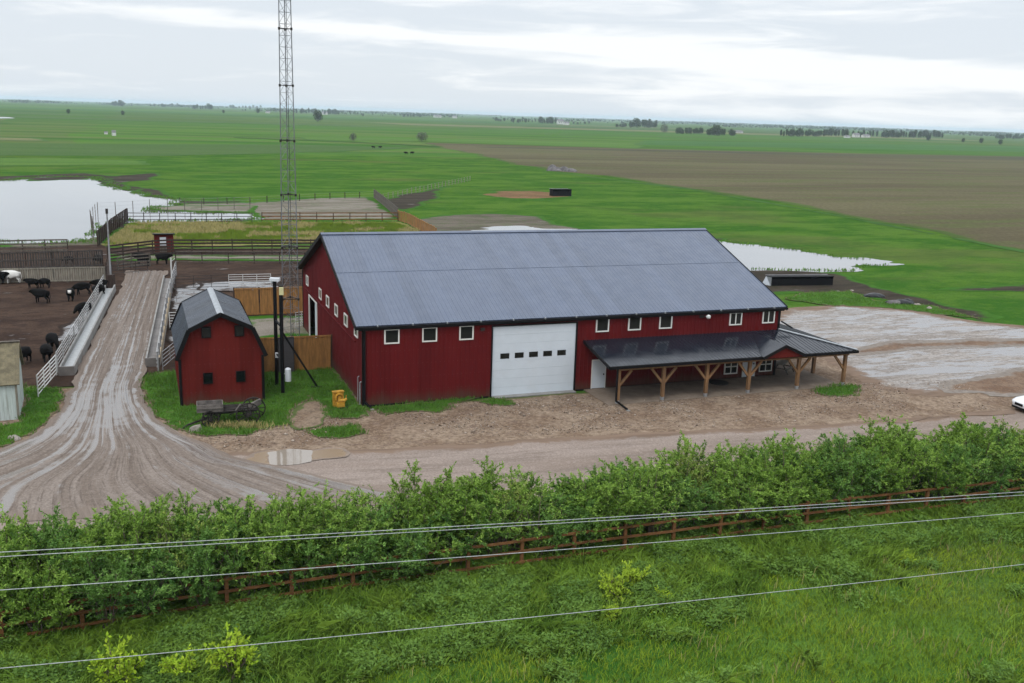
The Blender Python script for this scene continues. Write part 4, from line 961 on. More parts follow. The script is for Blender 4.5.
gate('pipe_gate', (296, 329), (313, 327), 'white pipe gate at the side door of the big barn', 1.45, 6, M['white_pipe'], 3, .03, .3)
gate('pipe_gate', (112, 276), (148, 273), 'dark pipe gate closing the far end of the muddy lane', 1.45, 5, M['dark_pipe'], 3, .03, .3)
fence('plank_fence', [(-40, 255), (0, 253.5), (68, 252)], 'dark brown plank fence along the near shore of the big pond', h=1.55, rails=4, step=2.6, mat_p=M['dark_board'], mat_r=M['old_board'], rw=(.04, .17), zlow=.3)
fence('windbreak_fence', [(-40, 272), (0, 270.5), (103, 266.5)], 'dark grey slatted windbreak fence, middle of three at the cattle corral', h=1.9, rails=3, step=2.6, mat_p=M['dark_board'], mat_r=M['grey_board'], board=True, gap=.42, zlow=.2, bstep=.26)
fence('windbreak_fence', [(-40, 284.5), (0, 283.5), (106, 281)], 'pale slatted windbreak fence right behind the black cattle', h=1.5, rails=2, step=2.6, mat_p=M['old_board'], mat_r=M['pale_board'], board=True, gap=.2, zlow=.15, bstep=.22)
fence('plank_fence', [(108, 262), (153, 256), (172, 255), (330, 254.5)], 'dark plank fence running past the little red hut', h=1.9, rails=5, step=2.6, mat_p=M['dark_board'], mat_r=M['dark_board'], rw=(.04, .2), zlow=.3)
fence('plank_fence', [(176, 264), (330, 264)], 'thin grey rail fence in front of the plank fence by hut', h=1.5, rails=4, step=2.8, mat_p=M['dark_board'], mat_r=M['old_board'], rw=(.03, .08), zlow=.3)
fence('plank_fence', [(107, 284), (110, 264)], 'short dark plank fence beside the light pole', h=1.8, rails=5, step=2.4, mat_p=M['dark_board'], mat_r=M['dark_board'], rw=(.04, .16), zlow=.3)
fence('plank_fence', [(118, 271), (132, 268), (150, 266.5)], 'pale worn plank fence at the far lane end', h=1.5, rails=4, step=2.4, mat_p=M['old_board'], mat_r=M['old_board'], rw=(.04, .14), zlow=.3)
fence('rail_fence', [(128, 222), (252, 222)], 'dark rail fence between dry grass and the big pond', h=1.45, rails=3, step=2.4, mat_p=M['dark_pipe'], mat_r=M['dark_board'], rw=(.05, .1), zlow=.4)
fence('rail_fence', [(262, 222), (300, 222), (398, 221.5)], 'brown rail fence behind the dry grass, right of the mast', h=1.5, rails=3, step=2.6, mat_p=M['dark_board'], mat_r=M['brown_rail'], rw=(.05, .16), zlow=.4)
fence('slat_fence', [(398, 221), (408, 224), (436, 240)], 'yellow brown slatted fence running down behind the big roof', h=1.8, rails=2, step=1.6, mat_p=M['brown_board'], mat_r=M['brown_board'], board=True, gap=.45, zlow=.2, bstep=.4)
fence('slat_fence', [(374, 198), (384, 206), (398, 219)], 'weathered grey slatted fence climbing towards green pasture', h=1.9, rails=3, step=2.2, mat_p=M['old_board'], mat_r=M['old_board'], board=True, gap=.3, zlow=.2, bstep=.4)
fence('slat_fence', [(128, 221), (112, 233), (98, 247)], 'dark slatted fence at the left end of dry grass', h=2.0, rails=3, step=1.8, mat_p=M['dark_board'], mat_r=M['dark_board'], board=True, gap=.5, zlow=.2, bstep=.4)
fence('wire_fence', [(94, 237), (91, 224), (98, 216.5), (150, 213), (250, 209)], 'tall post fence standing in the shallow edge of pond', h=2.2, rails=4, step=3.2, mat_p=M['old_board'], mat_r=M['grey_pipe'], rail_r=.012, pw=.08, zlow=.4)
fence('pasture_fence', [(383, 200), (420, 192), (470, 181)], 'pasture fence of thin pale posts beside dark mud', h=1.3, rails=3, step=3.0, mat_p=M['pale_board'], mat_r=M['grey_pipe'], rail_r=.01, pw=.12)
fence('pasture_fence', [(180, 205), (250, 204), (330, 199), (374, 197.5)], 'wire fence between the pale soil and green pasture', h=1.3, rails=3, step=4.0, mat_p=M['dark_board'], mat_r=M['grey_pipe'], rail_r=.01, pw=.13)

# feed bunks: concrete troughs along the lane
def bunk(a, b, label, pale, side):
    A, B = G(*a), G(*b); d = B-A; l = np.linalg.norm(d); t = empty('feed_bunk', A, math.atan2(d[1], d[0])); tag(t, label, 'feed bunk')
    m = MB(); m.box(0, -.55, 0, l, .55, .16); m.build('apron', M['concrete_dark'], t)
    m = MB(); m.box(0, -.5, .16, l, -.38, .66); m.build('trough_side', M['concrete'] if side < 0 else pale, t)
    m = MB(); m.box(0, .38, .16, l, .5, .66); m.build('trough_side', pale if side < 0 else M['concrete'], t)
    m = MB(); m.box(-.12, -.52, 0, 0, .52, .7); m.build('end_block', M['concrete_dark'], t)
    m = MB(); m.box(0.05, -.379, .162, l-.05, .379, .3); m.build('feed', M['concrete_dark'] if side > 0 else simple('pale_trough_floor', (.33, .34, .34), .35, .15), t)
bunk((67, 376), (110.5, 291), 'pale concrete feed bunk along the left side of muddy lane', M['concrete'], -1)
bunk((153, 367), (168.5, 281), 'feed bunk with a tan plank edge right of muddy lane', simple('tan_plank', (.32, .25, .16), .8, .2), 1)

# light pole at the corral corner
def light_pole():
    b = G(111.5, 288); t = empty('light_pole', b); tag(t, 'slim grey light pole at the head of the muddy lane', 'pole')
    m = MB(); m.tube([(0, 0, 0), (0, 0, 7.9)], [.11, .075], 8); m.build('shaft', M['grey_pipe'], t)
    m = MB(); m.box(-.1, -.09, 7.6, .1, .09, 8.1); m.build('lamp_head', M['iron'], t)
    m = MB(); m.box(-.3, -.3, 0, .3, .3, 1.4); m.build('plinth', M['dark_board'], t)
light_pole()
def lane_pole():
    b = G(172, 283); t = empty('gate_post', b); tag(t, 'pale pipe gate post at the top of the right pipe fence', 'post')
    m = MB(); m.tube([(0, 0, 0), (0, 0, 2.7)], .08, 8); m.build('shaft', M['white_pipe'], t)
    m = MB(); m.bar((0, 0, 2.3), (.35, .2, 2.6), .05); m.build('arm', M['white_pipe'], t)
lane_pole()

# ------------------------------------------------------------------ old wagon in front of the small barn
def wagon():
    b = G(228, 424); t = empty('old_wagon', b, YAW-.05); tag(t, 'derelict grey wooden wagon with spoked wheels before small barn', 'wagon')
    def wheel(x, y, r_, yaw=0, tilt=0):
        m = MB(); m.ring((0, 0, 0), r_, .07, 'y', 24, .08); w = m.build('wheel', M['wagon_dark'], t)
        w.location = (x, y, r_+.02); w.rotation_euler = (tilt, 0, yaw)
        s = MB()
        for k in range(12):
            a = 2*PI*k/12; s.bar((.07*math.cos(a), 0, .07*math.sin(a)), ((r_-.03)*math.cos(a), 0, (r_-.03)*math.sin(a)), .045)
        s.build('spokes', M['wagon_dark'], w)
        s = MB(); s.tube([(0, -.13, 0), (0, .13, 0)], .1, 8); s.build('hub', M['iron'], w)
    wheel(1.15, -.55, .68, .12); wheel(1.55, .65, .68, -.05, .1); wheel(-1.0, -.5, .5, .3); wheel(-.9, .6, .5, .1)
    m = MB(); m.bar((1.3, -.7, .7), (1.45, .8, .7), .12); m.bar((-.95, -.65, .52), (-.9, .75, .52), .12); m.build('axles', M['wagon_dark'], t)
    m = MB(); m.bar((-1.3, -.25, .78), (1.7, -.2, .86), .1, .14); m.bar((-1.3, .35, .78), (1.7, .4, .86), .1, .14); m.bar((0, -.4, .82), (0, .5, .84), .1); m.build('chassis', M['wagon_dark'], t)
    m = MB()
    for i, y in enumerate((-.45, -.22, .02, .26, .5)):
        m.bar((-.4+random.uniform(-.2, .1), y, .95+.02*i), (1.6+random.uniform(-.3, .2), y, .96+random.uniform(-.05, .08)), .2, .04)
    m.bar((.1, -.5, .75), (.9, -.55, 1.05), .1, .05); m.build('deck_boards', M['wagon_dark'], t)
    m = MB(); m.box(-1.75, -.5, .95, -.25, .5, 1.0); m.box(-1.75, -.5, 1.0, -.25, -.45, 1.4); m.box(-1.75, .45, 1.0, -.25, .5, 1.4); m.box(-1.75, -.45, 1.0, -1.7, .45, 1.38); m.box(-.3, -.45, 1.0, -.25, .45, 1.38)
    m.bar((-1.75, -.55, 1.2), (-.25, -.55, 1.2), .04, .06); m.build('box_bed', M['wagon_wood'], t)
    m = MB(); m.bar((-1.1, -.2, .55), (-2.3, -.5, .25), .09); m.bar((-2.3, -.5, .25), (-2.6, -.62, .06), .08); m.build('tongue', M['wagon_dark'], t)
    m = MB(); m.bar((1.25, -.2, 1.05), (1.95, .5, 1.15), .12, .35); m.bar((.45, -.56, .98), (.75, -.3, 1.3), .06); m.build('seat_board', M['wagon_wood'], t)
wagon()
def slabstone():
    b = G(195, 432); m = MB(); m.add([(-.3, -.2, .02), (.35, -.25, .02), (.4, .2, .02), (-.2, .3, .02), (-.25, -.1, .3), (.1, -.2, .42), (.3, .12, .45), (-.12, .2, .33)], [(0, 3, 2, 1), (4, 5, 6, 7), (0, 1, 5, 4), (1, 2, 6, 5), (2, 3, 7, 6), (3, 0, 4, 7)])
    o = m.build('stone_slab', M['rock']); o.location = b; tag(o, 'pale stone slab tilted in the grass left of the old wagon', 'stone')
slabstone()

# ------------------------------------------------------------------ yellow engine on a pad by the barn corner
def pump():
    b = G(341, 408.5); t = empty('yellow_pump', b, YAW+.1); t.scale = (.82, .82, .86); tag(t, 'old yellow pump engine on a concrete pad by the barn corner', 'pump')
    m = MB(); m.box(-.95, -.5, 0, .85, .55, .1); m.build('pad', M['concrete'], t)
    m = MB(); m.box(-.55, .12, .1, .25, .42, 1.28); m.box(-.6, .06, 1.22, .3, .48, 1.3); m.build('radiator', M['yellow'], t)
    m = MB(); m.ring((-.12, .02, .85), .3, .1, 'y', 18, .14); m.tube([(-.12, -.08, .85), (-.12, .1, .85)], .14, 10); m.build('flywheel', M['yellow'], t)
    m = MB(); m.box(-.42, -.42, .22, .2, .1, .55); m.tube([(-.3, -.2, .66), (.15, -.2, .66)], .13, 10); m.tube([(.15, -.2, .62), (.42, -.15, .75)], [.14, .09], 10); m.build('engine_block', M['yellow'], t)
    m = MB(); m.box(-.5, -.45, .1, .4, -.35, .22); m.box(-.5, .15, .1, .4, .25, .22); m.build('skids', M['iron'], t)
    m = MB(); m.tube([(.22, .0, .55), (.4, .0, .62), (.42, .0, 1.0)], .04, 6); m.build('pipe', M['yellow'], t)
pump()

# ------------------------------------------------------------------ feeders, piles, rocks
def feeder(a, b, label, depth=1.7, h=1.35, ends=True):
    A, B = G(*a), G(*b); d = B-A; l = np.linalg.norm(d); t = empty('cattle_shelter', A, math.atan2(d[1], d[0])); tag(t, label, 'feeder')
    m = MB(); m.box(0, depth-.06, 0, l, depth, h-.1); m.build('back_panel', M['black_sheet'], t)
    m = MB(); slab3(m, [(-.1, -.1, h), (l+.1, -.1, h), (l+.1, depth+.1, h-.08), (-.1, depth+.1, h-.08)], .07); m.build('roof_sheet', M['black_sheet'], t)
    m = MB(); m.box(0, .0, .0, l, .05, h*.72); m.build('front_board', M['black_sheet'], t)
    m = MB(); m.bar((-.1, depth+.12, h-.03), (l+.1, depth+.12, h-.03), .06, .08); m.build('top_rail', M['grey_pipe'], t)
    for i, x in enumerate((0, l)):
        m = MB(); s = -1 if i == 0 else 1
        m.add([(x, 0, 0), (x, depth-.062, 0), (x, depth-.062, h-.1), (x, 0, h-.08), (x+s*.08, 0, 0), (x+s*.5*(i == 0 and ends)+s*.08, depth-.062, 0), (x+s*.08, depth-.062, h-.1), (x+s*.08, 0, h-.08)], [(0, 3, 2, 1), (4, 5, 6, 7), (0, 1, 5, 4), (1, 2, 6, 5), (2, 3, 7, 6), (3, 0, 4, 7)])
        m.build('end_panel', M['steel'] if (ends and i == 0) else M['black_sheet'], t)
    n = max(2, int(l/2.4))
    for k in range(1, n):
        m = MB(); m.box(l*k/n-.05, .06, 0, l*k/n+.05, .16, h-.08); m.build('post', M['black_pipe'], t)
feeder((771, 286), (832, 285.3), 'long black cattle feeder on mud beside the right pond', 1.25, 1.12)
feeder((553, 196.3), (571, 196.3), 'small black cattle shelter out on the green pasture', 2.0, 1.7, False)

def lump(name, c, sx, sy, sz, mat, label, cat, seed, n=3, parent=None, rough=.35):
    bm = bmesh.new(); bmesh.ops.create_icosphere(bm, subdivisions=n, radius=1)
    rr = random.Random(seed); ph = [rr.uniform(0, 50) for _ in range(3)]
    for v in bm.verts:
        p = v.co.copy(); k = 1+rough*2*(float(fbm(p.x*1.3+ph[0]+p.z, p.y*1.3+ph[1]-p.z*.7, seed, 4))-.5)
        v.co = Vector((p.x*sx*k, p.y*sy*k, max(-.15, p.z)*sz*k))
    me = bpy.data.meshes.new(name); bm.to_mesh(me); bm.free(); me.materials.append(mat)
    o = bpy.data.objects.new(name, me); COL.objects.link(o); o.location = c
    if parent is not None: o.parent = parent
    if label: tag(o, label, cat)
    return o
lump('tarp_pile', G(875, 297), 1.25, .6, .5, M['tarp'], 'dark lumpy heap at the mud edge, left of the tarp', 'heap', 3)
tp = empty('tarp_pile', G(899, 304)); tag(tp, 'black tarp pile with grey folds at the gravel edge', 'heap')
lump('tarp', (0, 0, 0), 1.6, .75, .5, M['tarp'], None, None, 4, parent=tp); lump('folded_sheet', (-.7, -.35, .05), .9, .4, .42, M['junk'], None, None, 5, parent=tp); lump('tarp', (.9, .2, 0), .8, .6, .6, M['tarp'], None, None, 6, parent=tp)
for i, (px, py, s, lb) in enumerate(((917, 305.5, .5, 'pale boulder just right of the black tarp pile'), (929, 309, .45, 'pale boulder, rightmost of the rocks beyond tarp'), (838, 292, .35, 'small pale rock right of the long black feeder'), (852, 291, .3, 'small pale rock before the dark lumpy heap'), (78, 431, .45, 'flat pale stone on grass beside the lane'), (14, 440, .5, 'flat stone on grass under the pale shed wall'))):
    lump('rock', G(px, py), s*.75, s*.55, s*.5, M['rock'], lb, 'rock', 20+i, 3, None, .5)
hp = empty('rock_pile', G(559, 171)); tag(hp, 'grey rock and brush pile at the corner of bare field', 'rock pile')
for i in range(9): lump('heap', (random.uniform(-4.5, 5), random.uniform(-2, 2), 0), random.uniform(1.2, 2.4), random.uniform(1, 2), random.uniform(.7, 2.2), M['junk'], None, None, 40+i, 2, hp)

# picnic table under the porch
def picnic():
    p = L(32.6, .6); t = empty('picnic_table', (p[0], p[1], .11), YAW+.6); tag(t, 'grey picnic table under the porch roof at the barn end', 'table')
    m = MB()
    for i in range(4): m.box(-.9, -.36+i*.18, .72, .9, -.2+i*.18, .76)
    m.build('table_top', M['pale_board'], t)
    for s in (-1, 1):
        m = MB(); m.box(-.9, s*.7-.13, .42, .9, s*.7+.13, .46); m.build('bench', M['pale_board'], t)
    for x in (-.65, .65):
        m = MB(); m.bar((x, -.3, .72), (x, -.75, 0), .05, .1); m.bar((x, .3, .72), (x, .75, 0), .05, .1); m.bar((x, -.75, .39), (x, .75, .39), .05, .08); m.build('leg_frame', M['old_board'], t)
picnic()
def bench():
    p = L(26.0, -1.0); t = empty('floor_mat', (p[0], p[1], .11)); tag(t, 'low dark round mat on the porch slab by lower window', 'mat')
    m = MB(); m.tube([(0, 0, 0), (0, 0, .05)], .7, 18); m.build('mat', M['black_rubber'], t)
bench()

# ------------------------------------------------------------------ shrubs of the hedge
def fence_line(x):
    return np.interp(x, [-40, -30, -17.4, -12.7, -8.2, .7, 7.5, 16.4, 25.1, 45], [20.8, 25, 30.4, 32.5, 34.3, 37.7, 40.3, 43.6, 46.6, 53.6])
def leaf_quads(base, d, ln, wd, rng):
    """rhombic leaves: base (n,3), direction (n,3)"""
    n = len(base); r_ = rng.normal(size=(n, 3)); s = np.cross(d, r_); s /= np.linalg.norm(s, axis=1)[:, None]+1e-9
    m = base+d*(ln*.5)[:, None]; tip = base+d*ln[:, None]
    V = np.stack([base, m+s*(wd/2)[:, None], tip, m-s*(wd/2)[:, None]], 1).reshape(-1, 3)
    return V
def shrub_mesh(seed, h, spread, nstem, nshoot, leafs, ll=(.09, .16), lw=.36, droop=.35, low=.12):
    rng = np.random.default_rng(seed); st = MB(); LV = []; LT = []
    for i in range(nstem):
        a = rng.uniform(0, 2*PI); rr = spread*math.sqrt(rng.uniform(.03, 1)); hh = h*rng.uniform(.55, .98)*(1-.25*rr/spread)
        b = np.array([math.cos(a), math.sin(a), 0])
        pts = [b*rng.uniform(.05, .3), b*rr*.35+[0, 0, hh*.4], b*rr*.75+[0, 0, hh*.75], b*rr+[0, 0, hh]]
        pts = [np.array(p)+rng.normal(size=3)*[.06, .06, .02]*(k > 0) for k, p in enumerate(pts)]
        st.tube(pts, [.035, .028, .018, .008], 4)
        for j in range(nshoot):
            t = low+(1-low)*rng.uniform(0, 1)**.8; k = min(2, int(t*3)); f = t*3-k
            o = pts[k]*(1-f)+pts[k+1]*f
            dr = b*rng.uniform(-.1, 1)+rng.normal(size=3)*.65; dr[2] = abs(dr[2])*.7+rng.uniform(-.1, 1.4)
            dr /= np.linalg.norm(dr); ln = rng.uniform(.35, 1.0)*(h/4)**.5
            n = int(leafs*rng.uniform(.6, 1.3)); s = np.sort(rng.uniform(.08, 1, n))
            P = o+dr*(s*ln)[:, None]; P[:, 2] -= droop*ln*s**2*(.6 if dr[2] > .55 else 1)
            dd = dr+rng.normal(size=(n, 3))*.75; dd[:, 2] -= .15; dd /= np.linalg.norm(dd, axis=1)[:, None]
            P[:, 2] = np.maximum(P[:, 2], .05)
            l_ = rng.uniform(*ll, n); V = leaf_quads(P, dd, l_, l_*lw, rng); LV.append(V)
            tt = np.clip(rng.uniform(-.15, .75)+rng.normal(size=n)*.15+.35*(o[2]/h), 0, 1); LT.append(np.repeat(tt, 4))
            if j % 3 == 0: st.tube([o, o+dr*ln*.5-[0, 0, droop*ln*.12], o+dr*ln-[0, 0, droop*ln*.5]], [.01, .008, .004], 3)
    return st, np.concatenate(LV), np.concatenate(LT)
def make_shrub(name, seed, *a, leafmat='shrub_leaf', **k):
    st, V, T = shrub_mesh(seed, *a, **k); t = empty(name)
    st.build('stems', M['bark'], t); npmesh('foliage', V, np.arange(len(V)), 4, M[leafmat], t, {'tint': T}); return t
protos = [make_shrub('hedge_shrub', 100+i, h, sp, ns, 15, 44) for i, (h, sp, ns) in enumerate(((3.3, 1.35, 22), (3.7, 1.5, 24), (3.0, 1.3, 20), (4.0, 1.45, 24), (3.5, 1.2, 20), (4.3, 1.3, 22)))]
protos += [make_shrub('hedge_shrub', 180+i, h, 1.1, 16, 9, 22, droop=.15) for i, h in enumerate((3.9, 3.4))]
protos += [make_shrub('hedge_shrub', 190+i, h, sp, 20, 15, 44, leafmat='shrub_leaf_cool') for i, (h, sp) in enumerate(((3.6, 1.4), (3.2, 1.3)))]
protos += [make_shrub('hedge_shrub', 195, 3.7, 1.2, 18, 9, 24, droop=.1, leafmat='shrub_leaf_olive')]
used = set(); rh = random.Random(5); k = 0
HL = 'leafy green shrub in the dense hedge between rail fence and road'
xs_ = np.arange(-29, 40, 1.12)
for row in range(3):
    for i, x in enumerate(xs_):
        xx = x+row*.64+rh.uniform(-.35, .35); off = ((.5 if xx < -2 else 0.8), 2.7, 1.7)[row]+rh.uniform(-.35, .35)
        nx, ny = -.342, .94; yy = float(fence_line(xx))
        px_, py_ = xx+nx*off, yy+ny*off
        hb = 1.06 if xx < -9 else (.98 if xx < 2 else 1.04 if xx < 18 else 1.0)
        hb *= .78+.42*float(vn(xx*.35, row*7.3, 3))
        pi_ = rh.choice([0, 1, 2, 3, 4, 5] if rh.random() < .55 else [6, 7, 8, 8, 9, 9, 10]); p = protos[pi_]
        if -7 < xx < -1 and row == 1 and rh.random() < .55: p = protos[rh.choice([6, 7, 10, 10])]; pi_ = 6
        c = p if id(p) not in used else copy_tree(p); used.add(id(p))
        c.location = (px_, py_, 0); c.rotation_euler = (0, 0, rh.uniform(0, 6.28)); s = hb*rh.uniform(.9, 1.08); c.scale = (rh.uniform(.95, 1.15), rh.uniform(.95, 1.15), s)
        tag(c, HL, 'shrub', 'shrubs of the hedge along the road')
# young bushes in the verge grass
yb = make_shrub('young_bush', 300, 1.0, .5, 10, 8, 18, ll=(.08, .14), lw=.5, leafmat='lime_leaf', droop=.2)
yb2 = make_shrub('young_bush', 301, .9, .6, 9, 8, 18, ll=(.08, .14), lw=.5, leafmat='lime_leaf', droop=.2)
for i, (px, py, s, lb) in enumerate(((613, 602, 1.0, 'lime green young bush, left of the pair under the rail fence'), (634, 590, .95, 'lime green young bush, right of the pair under the rail fence'), (612, 622, .6, 'low lime green bush just below the lowest wire'), (662, 604, .55, 'faint yellow green bush right of the lime pair'),
        (118, 690, 1.3, 'bright lime bush at lower left, leftmost of three'), (180, 686, 1.0, 'bright lime bush at lower left, middle of three'), (236, 676, 1.35, 'bright lime bush at lower left, rightmost of three'), (906, 565, .55, 'small pale green bush in the grass at lower right'), (838, 578, .4, 'tiny yellow green bush in the grass at right'))):
    p = (yb, yb2)[i % 2]; c = p if i < 2 else copy_tree(p); c.location = G(px, py); c.scale = (s*1.05, s*1.05, s*1.2); c.rotation_euler = (0, 0, i*1.3); tag(c, lb, 'bush', 'lime green young bushes in the verge')

# ------------------------------------------------------------------ grass
def blades(name, X, Y, H, Wd, lean, mat, tint, seed, z0=0.0, leanvec=None):
    rng = np.random.default_rng(seed); n = len(X); a = rng.uniform(0, 2*PI, n)
    sx, sy = np.cos(a)*Wd/2, np.sin(a)*Wd/2; b = rng.uniform(0, 2*PI, n); ln = lean*H*rng.uniform(.2, 1, n)
    lx, ly = np.cos(b)*ln, np.sin(b)*ln
    if leanvec is not None: lx = lx+leanvec[0]*H; ly = ly+leanvec[1]*H
    z = np.full(n, z0)
    v0 = np.stack([X-sx, Y-sy, z], 1); v1 = np.stack([X+sx, Y+sy, z], 1)
    m0 = np.stack([X-sx*.8+lx*.35, Y-sy*.8+ly*.35, z0+H*.6], 1); m1 = np.stack([X+sx*.8+lx*.35, Y+sy*.8+ly*.35, z0+H*.6], 1)
    tp = np.stack([X+lx, Y+ly, z0+H*.95], 1)
    V = np.stack([v0, v1, m1, tp, m0], 1).reshape(-1, 3)
    o = npmesh(name, V, np.arange(len(V)), 5, mat, None, {'tint': np.repeat(np.clip(tint, 0, 1), 5)}); tag(o, kind='stuff'); return o
rg = np.random.default_rng(77); n = 460000
X = rg.uniform(-30, 40, n); Dd = rg.uniform(-1.2, 15.5, n)**1.0; Y = fence_line(X)-Dd
vis = (Y > 22) & (np.abs(X) < (Y+6)*.66); X, Y, Dd = X[vis], Y[vis], Dd[vis]
nz = fbm(X*.35, Y*.35, 5, 4); nz2 = fbm(X*.9, Y*.9, 15, 3); edge = 5.9+(nz-.5)*7-.05*X
dark = (Dd+rg.normal(size=len(X))*.5 < edge) ^ ((nz2 > .71) & (Dd > edge))
clump = fbm(X*1.6, Y*1.6, 25, 3)
keep = rg.uniform(0, 1, len(X)) < np.where(dark, .45+.6*clump, .6+.5*clump)
lv = lambda s: None
m = (~dark) & keep & (rg.uniform(0, 1, len(X)) < .55)
tint = -.35+1.7*fbm(X*.45, Y*.45, 31, 4)+rg.normal(size=len(X))*.15
blades('verge_grass', X[m], Y[m], (.08+.24*clump[m])*rg.uniform(.7, 1.3, m.sum()), rg.uniform(.011, .022, m.sum()), 1.0, M['blade'], tint[m], 1)['label'] = 'light green mown-looking verge grass at the bottom of the view'
m = dark & keep & (rg.uniform(0, 1, len(X)) < .5); fl_ = fbm(X*.25, Y*.25, 41, 3)
blades('weed_grass', X[m], Y[m], (.28+.62*clump[m]**1.3)*rg.uniform(.6, 1.25, m.sum()), rg.uniform(.022, .048, m.sum()), 1.2, M['blade_dark'], (.1+.9*nz2+rg.normal(size=len(X))*.15)[m], 2, leanvec=((fl_[m]-.5)*1.8, -.25-(clump[m]-.5)))['label'] = 'tall blue green weeds leaning below the rail fence'
def weeds(name, X, Y, H, tint, seed, label):
    """broad-leaved weeds: short stems' worth of leaves at random heights and slants"""
    rng = np.random.default_rng(seed); k = 4; n = len(X); P = np.repeat(np.stack([X, Y, np.zeros(n)], 1), k, 0); P[:, :2] += rng.normal(size=(n*k, 2))*.07
    P[:, 2] = np.repeat(H, k)*rng.uniform(.15, 1, n*k); d = rng.normal(size=(n*k, 3)); d[:, 2] = d[:, 2]*.45+.1; d /= np.linalg.norm(d, axis=1)[:, None]
    l = rng.uniform(.08, .2, n*k); V = leaf_quads(P, d, l, l*.45, rng); o = npmesh(name, V, np.arange(len(V)), 4, M['weed_leaf'], None, {'tint': np.repeat(np.clip(np.repeat(tint, k)+rng.normal(size=n*k)*.15, 0, 1), 4)}); tag(o, label, kind='stuff')
m = dark & keep & (fbm(X*.7, Y*.7, 91, 4) > .50) & (rg.uniform(0, 1, len(X)) < .65)
weeds('broad_weeds', X[m], Y[m], .12+.6*clump[m], .1+.9*fbm(X[m]*1.3, Y[m]*1.3, 93, 3), 12, 'broad leaved weeds in patches below the rail fence')
dm = (fbm(X*.8, Y*.8, 55, 3) > .56) & keep & (rg.uniform(0, 1, len(X)) < .02) & (~dark)
blades('seed_stalks', X[dm], Y[dm], rg.uniform(.35, .65, dm.sum()), rg.uniform(.012, .02, dm.sum()), .5, M['blade_dry'], rg.uniform(0, 1, dm.sum()), 3)['label'] = 'thin dry seed stalks among the verge grass'
# lawn patches round the buildings
for k_, P in LAWNS.items():
    PL = [toL(p) for p in P]; x0, x1 = min(p[0] for p in PL)-.4, max(p[0] for p in PL)+.4; y0, y1 = min(p[1] for p in PL)-.4, max(p[1] for p in PL)+.4
    dn = 150 if k_ != 'f' else 60; n = int((x1-x0)*(y1-y0)*dn); x = rg.uniform(x0, x1, n); y = rg.uniform(y0, y1, n)
    sd = poly_sd(PL, x, y)+.9*(fbm(x*.9, y*.9, ord(k_), 5)-.5)*1.6
    cl = fbm(x*1.1, y*1.1, 61, 4)
    inb = ((x > -.1) & (x < 31.6) & (y > -.06)) | ((x > -11.1) & (x < -5.75) & (y > 2.7) & (y < 11.4))
    m = (sd > -.2+.5*rg.uniform(0, 1, n)**2) & (~inb) & (rg.uniform(0, 1, n) < .25+1.0*cl)
    w = np.array([L(a, b) for a, b in zip(x[m], y[m])]) if m.sum() else np.zeros((0, 3))
    if len(w): blades('lawn_grass', w[:, 0], w[:, 1], (.08+.36*cl[m]**1.6)*rg.uniform(.6, 1.3, m.sum()), rg.uniform(.025, .05, m.sum()), .7, M['lawn_blade'], (-.1+.9*fbm(x*.6, y*.6, 71, 3)+rg.normal(size=n)*.15)[m], 5+ord(k_), .06)
def stones():
    rng = np.random.default_rng(6); n = 26000; x = rng.uniform(-20, 45, n); y = rng.uniform(-11.5, 1.0, n)
    PL = [toL(p) for p in PX((190, 440), (300, 425), (366, 412), (480, 402), (575, 396), (640, 400), (760, 395), (870, 384), (1060, 372), (1060, 405), (800, 425), (600, 432), (400, 445), (200, 452))]
    m = (poly_sd(PL, x, y) > 0) & (fbm(x*.35, y*.35, 3, 4)+rng.normal(size=n)*.06 > .47); x, y = x[m], y[m]; n = len(x); r_ = rng.uniform(.018, .05, n)*(1+1.2*(rng.uniform(0, 1, n) > .96))
    w = np.stack([BX+CA*x-SA*y, BY+SA*x+CA*y, np.full(n, .06)+r_*.2], 1)
    D = np.array([(1, 0, 0), (0, 1, 0), (-1, 0, 0), (0, -1, 0), (0, 0, .8), (0, 0, -.8)]); V = (w[:, None, :]+D[None]*r_[:, None, None]*rng.uniform(.6, 1.3, (n, 6, 1))).reshape(-1, 3)
    Fq = np.array([(0, 1, 4), (1, 2, 4), (2, 3, 4), (3, 0, 4), (1, 0, 5), (2, 1, 5), (3, 2, 5), (0, 3, 5)]); I = (np.arange(n)[:, None, None]*6+Fq[None]).reshape(-1)
    t = NT('loose_stone'); c = t.mix(t.ramp(t.attr('tint'), 0, 1), (.10, .07, .05), (.36, .30, .25)); t.done(c, .95, None, .05)
    o = npmesh('loose_stones', V, I, 3, t.mat, None, {'tint': np.repeat(rng.uniform(0, 1, n), 6)}); tag(o, 'loose stones on the brown gravel yard', kind='stuff')
stones()
